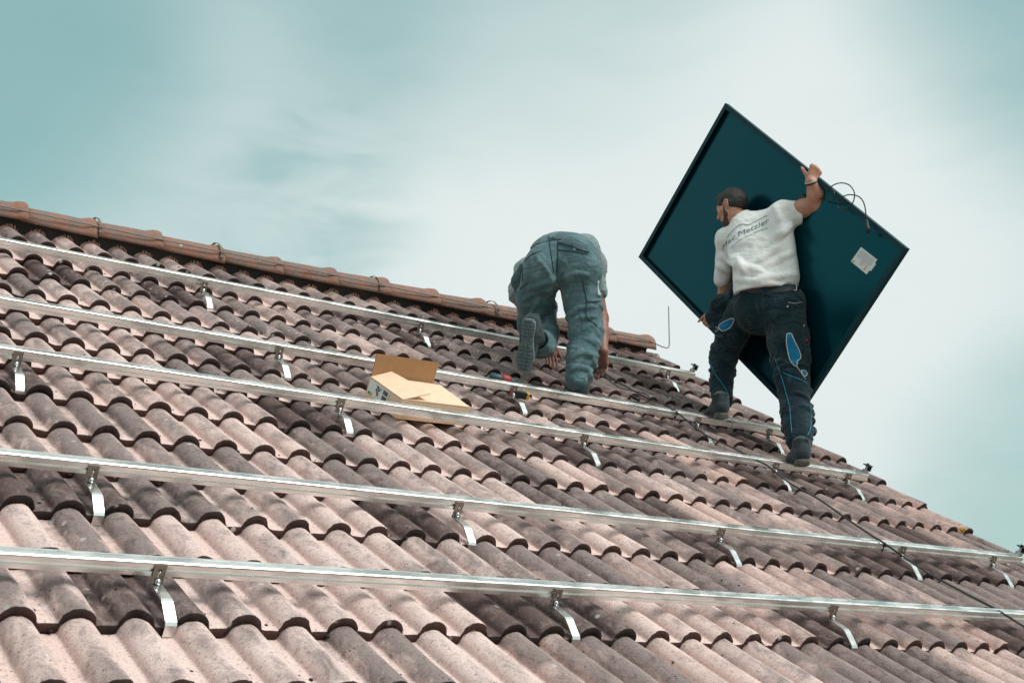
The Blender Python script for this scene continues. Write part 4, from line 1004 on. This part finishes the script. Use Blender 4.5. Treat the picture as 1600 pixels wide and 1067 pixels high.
# ================================================================== solar panel
cT, cR, cL = P(1142, 167, 8.852), P(1427, 395, 7.614), P(995, 397, 9.386)
ctr = (cR + cL) / 2; e_b = (cR - cT); LB = np.linalg.norm(e_b); e_b /= LB; e_a = cL - cT; e_a -= e_b * (e_a @ e_b); LA = np.linalg.norm(e_a); e_a /= LA
e_n = np.cross(e_b, e_a); e_n = e_n if e_n[2] < 0 else -e_n           # towards the viewer: the back of the panel
wb_, wa_, wn_ = [Vector(RW.T @ q) for q in (e_b, e_a, e_n)]
PM = Matrix.Translation(c2w(ctr)) @ Matrix((wb_, wa_, wn_)).transposed().to_4x4()
sp_ = empty('solar_panel', mw=PM); tag(sp_, 'large black-framed solar panel held up on its corner, its dark back towards us', 'solar panel')
hb, ha, D, Wf, tf = LB / 2, LA / 2, .036, .028, .002
for nm, (cx, cy, lx, ly) in {'a': (0, ha, LB, 0), 'b': (0, -ha, LB, 0), 'c': (hb, 0, 0, LA), 'd': (-hb, 0, 0, LA)}.items():
    q = MB()
    if lx:
        s = 1 if cy > 0 else -1
        q.box((0, cy - s * tf, 0), (LB, tf * 2, D)); q.box((0, cy - s * (Wf / 2 + tf), D / 2 - tf / 2), (LB - .004, Wf, tf)); q.box((0, cy - s * .006, -D / 2 + .005), (LB - .003, .012, .004))
        for x in (-.72, -.48, .48, .72): q.tube([(x, cy - s * Wf * .6, D / 2 - .001), (x, cy - s * Wf * .6, D / 2 + .0006)], .005, 10, 1)
    else:
        s = 1 if cx > 0 else -1
        q.box((cx - s * tf, 0, 0), (tf * 2, LA - .009, D)); q.box((cx - s * (Wf / 2 + tf), 0, D / 2 - tf / 2 - .0005), (Wf, LA - .06, tf)); q.box((cx - s * .006, 0, -D / 2 + .0052), (.012, LA - .03, .004))
        for y in (-.3, .3): q.tube([(cx - s * Wf * .6, y, D / 2 - .001), (cx - s * Wf * .6, y, D / 2 + .0003)], .005, 10, 1)
    q.build('frame_bar', [M_FRAME, M_BLACK], sp_, PM)
q = MB(); q.box((0, 0, -D / 2 + .0085), (LB - .012, LA - .012, .003)); q.build('backsheet', M_BACKSHEET, sp_, PM)
q = MB(); q.box((0, 0, -D / 2 + .0045), (LB - .010, LA - .010, .004)); q.build('glass', M_GLASS, sp_, PM)
def on_panel(x, y, h=.0):
    d = np.array([(x - 800) / F_PX, (y - 533.5) / F_PX, 1.0]); s = ((ctr + e_n * h) @ e_n) / (d @ e_n); r = d * s - ctr; return np.array([r @ e_b, r @ e_a, r @ e_n])
zs = lambda x, y: (1280 + x / 8.894, 360 + y / 8.894)
hh = -D / 2 + .0105
def sticker(name, px, m, par, t=.0012, lift=0):
    q = MB(); c = [on_panel(*zs(*p), hh + lift) for p in px]; q.add([tuple(p) for p in c] + [tuple(p + np.array([0, 0, t])) for p in c], [(4, 5, 6, 7), (7, 6, 5, 4)][:1] + [(0, 1, 5, 4), (1, 2, 6, 5), (2, 3, 7, 6), (3, 0, 4, 7)]); return q.build(name, m, par, PM)
st = sticker('data_sticker', [(583, 232), (808, 408), (660, 612), (440, 432)], M_PAPER, sp_)
sticker('serial_sticker', [(765, 445), (793, 468), (718, 568), (690, 545)], M_PAPER, sp_, .0016)
lp = lambda s_, t_: (583 + (808 - 583) * s_ + (440 - 583) * t_, 232 + (408 - 232) * s_ + (432 - 232) * t_)
def lines(name, spec, m):
    q = MB()
    for (s0, s1, t0, t1) in spec:
        c = [on_panel(*zs(*lp(*p)), hh + .0014) for p in ((s0, t0), (s1, t0), (s1, t1), (s0, t1))]; q.add([tuple(p) for p in c] + [tuple(p + np.array([0, 0, .0004])) for p in c], [(4, 5, 6, 7), (0, 1, 5, 4), (1, 2, 6, 5), (2, 3, 7, 6), (3, 0, 4, 7)])
    return q.build(name, m, st, PM)
rs = random.Random(4)
lines('printed_rows', [(.10 + .055 * k, .10 + .055 * k + .016, .10, rs.uniform(.5, .9)) for k in range(15)], M_TEXT)
lines('warning_triangle', [(.03, .14, .86, .97)], M_YELLOW); lines('barcode', [(.72, .80, .62, .95)], M_ORANGE)
# junction box behind the arm, its two leads
q = MB(); c = on_panel(1264, 305, 0); q.box((c[0], c[1] + .05, hh + .010), (.10, .06, .02), bev=.004); q.build('junction_box', M_RUBBER, sp_, PM)
zc = lambda x, y: (1230 + x / 8.207, 240 + y / 8.207)
PI_ = PM.inverted()
def lead(pts, nm):
    q = MB(); q.tube([PI_ @ c2w(np.append((0, 0), 0) * 0 + ctr + e_b * p[0] + e_a * p[1] + e_n * p[2]) for p in spline([on_panel(*zc(x, y), h) for x, y, h in pts], 8)], .0036, 8); q.build(nm, M_RUBBER, sp_, PM)
lead([(400, 560, .0), (470, 600, .03), (545, 605, .05), (590, 580, .07), (605, 520, .08), (580, 460, .07), (545, 440, .05), (515, 500, .05), (530, 460, .06), (600, 402, .08), (700, 378, .10), (800, 410, .11), (860, 500, .11), (850, 610, .10), (800, 680, .09), (720, 720, .07), (660, 705, .05), (650, 640, .05), (690, 570, .06), (760, 535, .08), (830, 530, .09), (920, 555, .09), (975, 620, .08), (1003, 720, .07), (1012, 850, .06)], 'panel_lead')
q = MB(); a, b, c_ = [PI_ @ c2w(ctr + e_b * p[0] + e_a * p[1] + e_n * p[2]) for p in (on_panel(*zc(1014, 845), .06), on_panel(*zc(1028, 930), .055), on_panel(*zc(1042, 1015), .05))]
q.tube([a, a.lerp(b, .3), b, b.lerp(c_, .05), c_], [.006, .0095, .009, .012, .011], 10); q.build('lead_plug', M_RUBBER, sp_, PM)

# ================================================================== crouching worker
p1mw = Matrix.Translation(roof(3.55, 2.75, 0))
hR, hL = P(903, 428, 7.62), P(846, 426, 7.64); kR, kL = P(916, 522, 7.55), P(838, 532, 7.98)
aR, aL = P(899, 603, 7.46), P(840, 532, 7.52)
sac = P(874, 392, 7.66); cb = P(878, 410, 8.05); sR1, sL1 = P(922, 416, 8.12), P(828, 426, 8.12)
eR1, wR1 = P(939, 498, 8.06), P(942, 548, 7.92); eL1, wL1 = P(815, 470, 8.05), P(858, 530, 7.98)
fl = Field(np.array([.0, -.7, 7.1]), np.array([.75, .42, 8.65]), .0048)
F1 = wdir(0.25, .97, 0)
fl.cone(sac + UP * -.03, cb, .10, .14, .05, (UP, .66)); fl.cone(sR1, sL1, .06, .06, .05); nk = P(893, 428, 8.22); h1 = P(908, 446, 8.34); fl.cone(cb, nk, .08, .058, .04); fl.cone(nk, h1, .056, .055, .02)
fc1 = np.array([.1, .95, .25]); fc1 /= np.linalg.norm(fc1); sd1 = np.cross(fc1, np.array([0, -.25, .95])); sd1 /= np.linalg.norm(sd1); head(fl, h1, np.cross(sd1, fc1) if np.cross(sd1, fc1)[2] > 0 else -np.cross(sd1, fc1), fc1, sd1, .95)
fl.chain([sR1, eR1], [.054, .044], .03); fl.chain([eR1, eR1 * .6 + wR1 * .4, wR1], [.044, .042, .031], .02); fl.chain([sL1, eL1, wL1], [.054, .044, .031], .02)
fl.chain([sac - UP * .05, hR, kR, aR], [.08, .085, .06, .042], .03); fl.chain([sac - UP * .05, hL, kL, aL], [.08, .085, .06, .042], .03)
hand(fl, wR1, np.array([-.02, .98, .12]), np.array([-.85, .05, .5]), np.array([-.35, .1, -.9]), 1.0, (.25, .35, .25), (.45, .9, .1), spread=.13)
hand(fl, wL1, np.array([.05, .55, -.05]), np.array([.85, -.1, .4]), np.array([.1, .95, -.3]), 1.0, (.5, .5, .3), (.5, .7, .2), spread=.10)
V, Fc = fl.mesh(2); p1 = figure_mesh('person', V, Fc, M_SKIN2, None, p1mw)
tag(p1, 'person in grey teal trousers bending over with one knee down, boot sole towards us', 'person')
ft = Field(np.array([-.02, -.72, 7.5]), np.array([.72, .1, 8.6]), .0055)
ft.cone(sac + UP * -.02 + np.array([0.015, 0, .20]), cb, .165, .178, .05, (UP, .72)); ft.cone(sR1, sL1, .085, .085, .06); ft.cone(cb, nk, .13, .072, .05)
e_ = P(935, 455, 8.08); ft.cone(sR1, e_, .072, .056, .04); ft.cone(P(914, 388, 7.88), sR1 + UP * .01, .085, .085, .06); eL_ = P(812, 458, 8.06); ft.cone(sL1, eL_, .085, .072, .04)
folds(ft, sR1, e_, .08, .064, 8, .1, .9, .009)
ft.plane_cut(P(944, 464, 8.08), UP * -.95 + np.array([-.22, 0, 0])) if False else None
V, Fc = ft.mesh(2); V = wrinkle(V, Fc, .006, (16, 16, 10), 51); figure_mesh('t_shirt', V, Fc, M_SHIRT2, p1, p1mw)
fh = Field(h1 - .16, h1 + .16, .005); u1 = np.cross(sd1, fc1); u1 = u1 if u1[2] > 0 else -u1
fh.ell(h1 - fc1 * .01 + u1 * .03, [sd1, fc1, u1], (.077, .098, .092), .01); fh.plane_cut(h1 + fc1 * .06, fc1); fh.plane_cut(h1 - u1 * .03, -u1); V, Fc = fh.mesh(1); figure_mesh('hair', V, Fc, M_HAIR, p1, p1mw)

fp = Field(np.array([-.06, -.72, 7.1]), np.array([.72, .42, 8.35]), .0050)
fp.cone(P(858, 408, 7.66), P(897, 404, 7.64), .122, .132, .06, (UP, 1.0)); fp.cone(P(860, 392, 7.72), P(894, 390, 7.72), .090, .094, .06); fp.ell(P(906, 418, 7.58), np.eye(3), (.118, .14, .12), .03); fp.ell(P(846, 424, 7.60), np.eye(3), (.108, .14, .12), .03)
tR = P(910, 470, 7.60)
fp.chain([hR, tR, kR, P(908, 558, 7.48), P(901, 592, 7.42)], [.122, .104, .088, .078, .066], .03)
tL = hL * .5 + kL * .5
fp.chain([hL + np.array([.01, 0, 0]), P(836, 468, 7.70), P(836, 505, 7.86), kL], [.110, .104, .098, .085], .03); fp.chain([kL, P(845, 538, 7.70), P(847, 535, 7.46)], [.08, .074, .066], .03); fp.chain([P(852, 490, 7.80), P(858, 520, 7.66), P(856, 545, 7.50)], [.06, .05, .04], .04)
fp.cone(P(834, 527, 7.28), P(842, 532, 7.43), .062, .052, cut=True); folds(fp, tR, kR, .104, .09, 10, .1, 1, .010, .015, .3); folds(fp, kR, P(899, 601, 7.42), .09, .072, 14, .0, .9, .010, .015, .35); folds(fp, hL, P(836, 505, 7.86), .118, .10, 8, .3, 1, .010, .015, .3); folds(fp, P(845, 536, 7.68), P(843, 532, 7.48), .08, .077, 8, 0, .9, .009)
for l, r, dd in (([(824, 452), (840, 447), (858, 440), (866, 434)], .012, 0), ([(818, 470), (838, 456), (862, 452)], .010, 0), ([(880, 435), (900, 428), (920, 430)], .009, 0), ([(826, 500), (836, 480), (842, 466)], .008, 0), ([(916, 545), (925, 560), (932, 575)], .010, 0), ([(893, 560), (910, 552), (935, 556)], .009, 0), ([(890, 580), (905, 574), (928, 580)], .009, 0), ([(838, 402), (852, 420), (862, 438)], .008, 0), ([(884, 405), (876, 425), (872, 445)], .008, 0)):
    pts = []
    for x, y, _z in spline([(a, b, 0) for a, b in l], 5):
        d = P(x, y, 1.0); z = 7.15
        for _ in range(120):
            g = np.round((d * z - fp.lo) / fp.h).astype(int)
            if np.any(g < 0) or np.any(g >= fp.n): z += .01; continue
            v_ = float(fp.F[tuple(g)])
            if v_ < .003: break
            z += min(.02, max(.003, v_ * .8))
        pts.append(d * (z + .003))
    fp.chain(pts, [r * .4] + [r] * (len(pts) - 2) + [r * .4], .014)
fp.cone(P(874, 388, 7.76), P(880, 392, 7.72), .088, .09, .05); V, Fc = fp.mesh(2); V = wrinkle(V, Fc, .0040, (13, 22, 13), 61); TR1 = bvh(V, Fc)
tr1 = figure_mesh('work_trousers', V, Fc, M_TEAL, p1, p1mw)
z3 = lambda l: [(790 + x / 6.278, 350 + y / 6.278) for x, y in l]
patch('waistband', TR1, z3([(210, 215), (300, 165), (420, 130), (520, 118), (640, 125), (750, 185), (800, 215), (795, 245), (720, 215), (620, 165), (515, 155), (430, 168), (310, 205), (225, 260)]), M_TEAL_DK, tr1, p1mw, .006)
patch('belt_loop', TR1, z3([(432, 112), (512, 108), (490, 152), (425, 155)]), M_TEAL, tr1, p1mw, .012)
patch('pocket_flap', TR1, z3([(512, 190), (600, 140), (690, 180), (800, 240), (815, 285), (690, 250), (650, 225)]), M_TEAL_DK, tr1, p1mw, .009)
stud(898, 390, .0065, M_PIPE_W, TR1, tr1, p1mw)
q = MB()
for l in ([(515, 160), (512, 250), (508, 350), (500, 480)], [(430, 175), (440, 260), (455, 360), (470, 470)], [(190, 360), (260, 300), (350, 265)], [(510, 255), (650, 270), (800, 300)], [(750, 550), (775, 650), (795, 760), (795, 910), (900, 1000)], [(795, 765), (870, 760), (930, 760)], [(180, 330), (165, 430), (170, 560)], [(140, 640), (200, 590), (215, 580)]): seam(TR1, z3(l), .0032, q, .0012)
q.build('stitching', M_SEAM, tr1, p1mw, False)
fq = Field(np.array([.36, -.62, 7.25]), np.array([.66, -.05, 8.0]), .0050)
zz = lambda x, y: (790 + x / 6.278, 350 + y / 6.278)
fq.chain([P(*zz(850, 270), 7.62), P(*zz(855, 400), 7.57), P(*zz(880, 500), 7.56)], [.030, .040, .040], .02, (np.array([.3, 0, .95]), .6)); fq.cone(P(*zz(905, 570), 7.56), P(*zz(915, 700), 7.55), .020, .014, .02)
for i in range(4): fq.cone(P(*zz(835, 330 + i * 48), 7.53), P(*zz(885, 350 + i * 48), 7.53), .008, .007, .012)
V, Fc = fq.mesh(1); V = wrinkle(V, Fc, .004, (25, 25, 25), 71); figure_mesh('holster_pocket', V, Fc, M_TEAL, tr1, p1mw)
patch('reflective_strip', TR1, [zz(895, 560), zz(925, 555), zz(925, 705), zz(900, 705)], M_PIPE_W, tr1, p1mw, .008)
fq = Field(np.array([-.05, -.5, 7.45]), np.array([.2, .0, 8.0]), .0050)
fq.chain([P(818, 420, 7.74), P(813, 440, 7.74), P(817, 462, 7.74)], [.032, .048, .036], .03, (np.array([0.2, 0, 1.0]), .9)); V, Fc = fq.mesh(1); V = wrinkle(V, Fc, .005, (20, 20, 20), 81); figure_mesh('cargo_pocket', V, Fc, M_TEAL_DK, tr1, p1mw)
h_, t_ = rcam(3.625, 2.605, .006), rcam(3.74, 2.86, -.012); boot('boot', h_, t_, UPN * .7 + UP * .6, aR, p1, p1mw, M_SOLE)
# raised boot: heel up, toe down on the tile, sole facing the viewer
toeL = P(818, 579, 7.42); heelL = P(827, 500, 7.32)
boot('boot', heelL, toeL, np.array([.15, .10, .98]), P(842, 531, 7.44), p1, p1mw, M_SOLE)
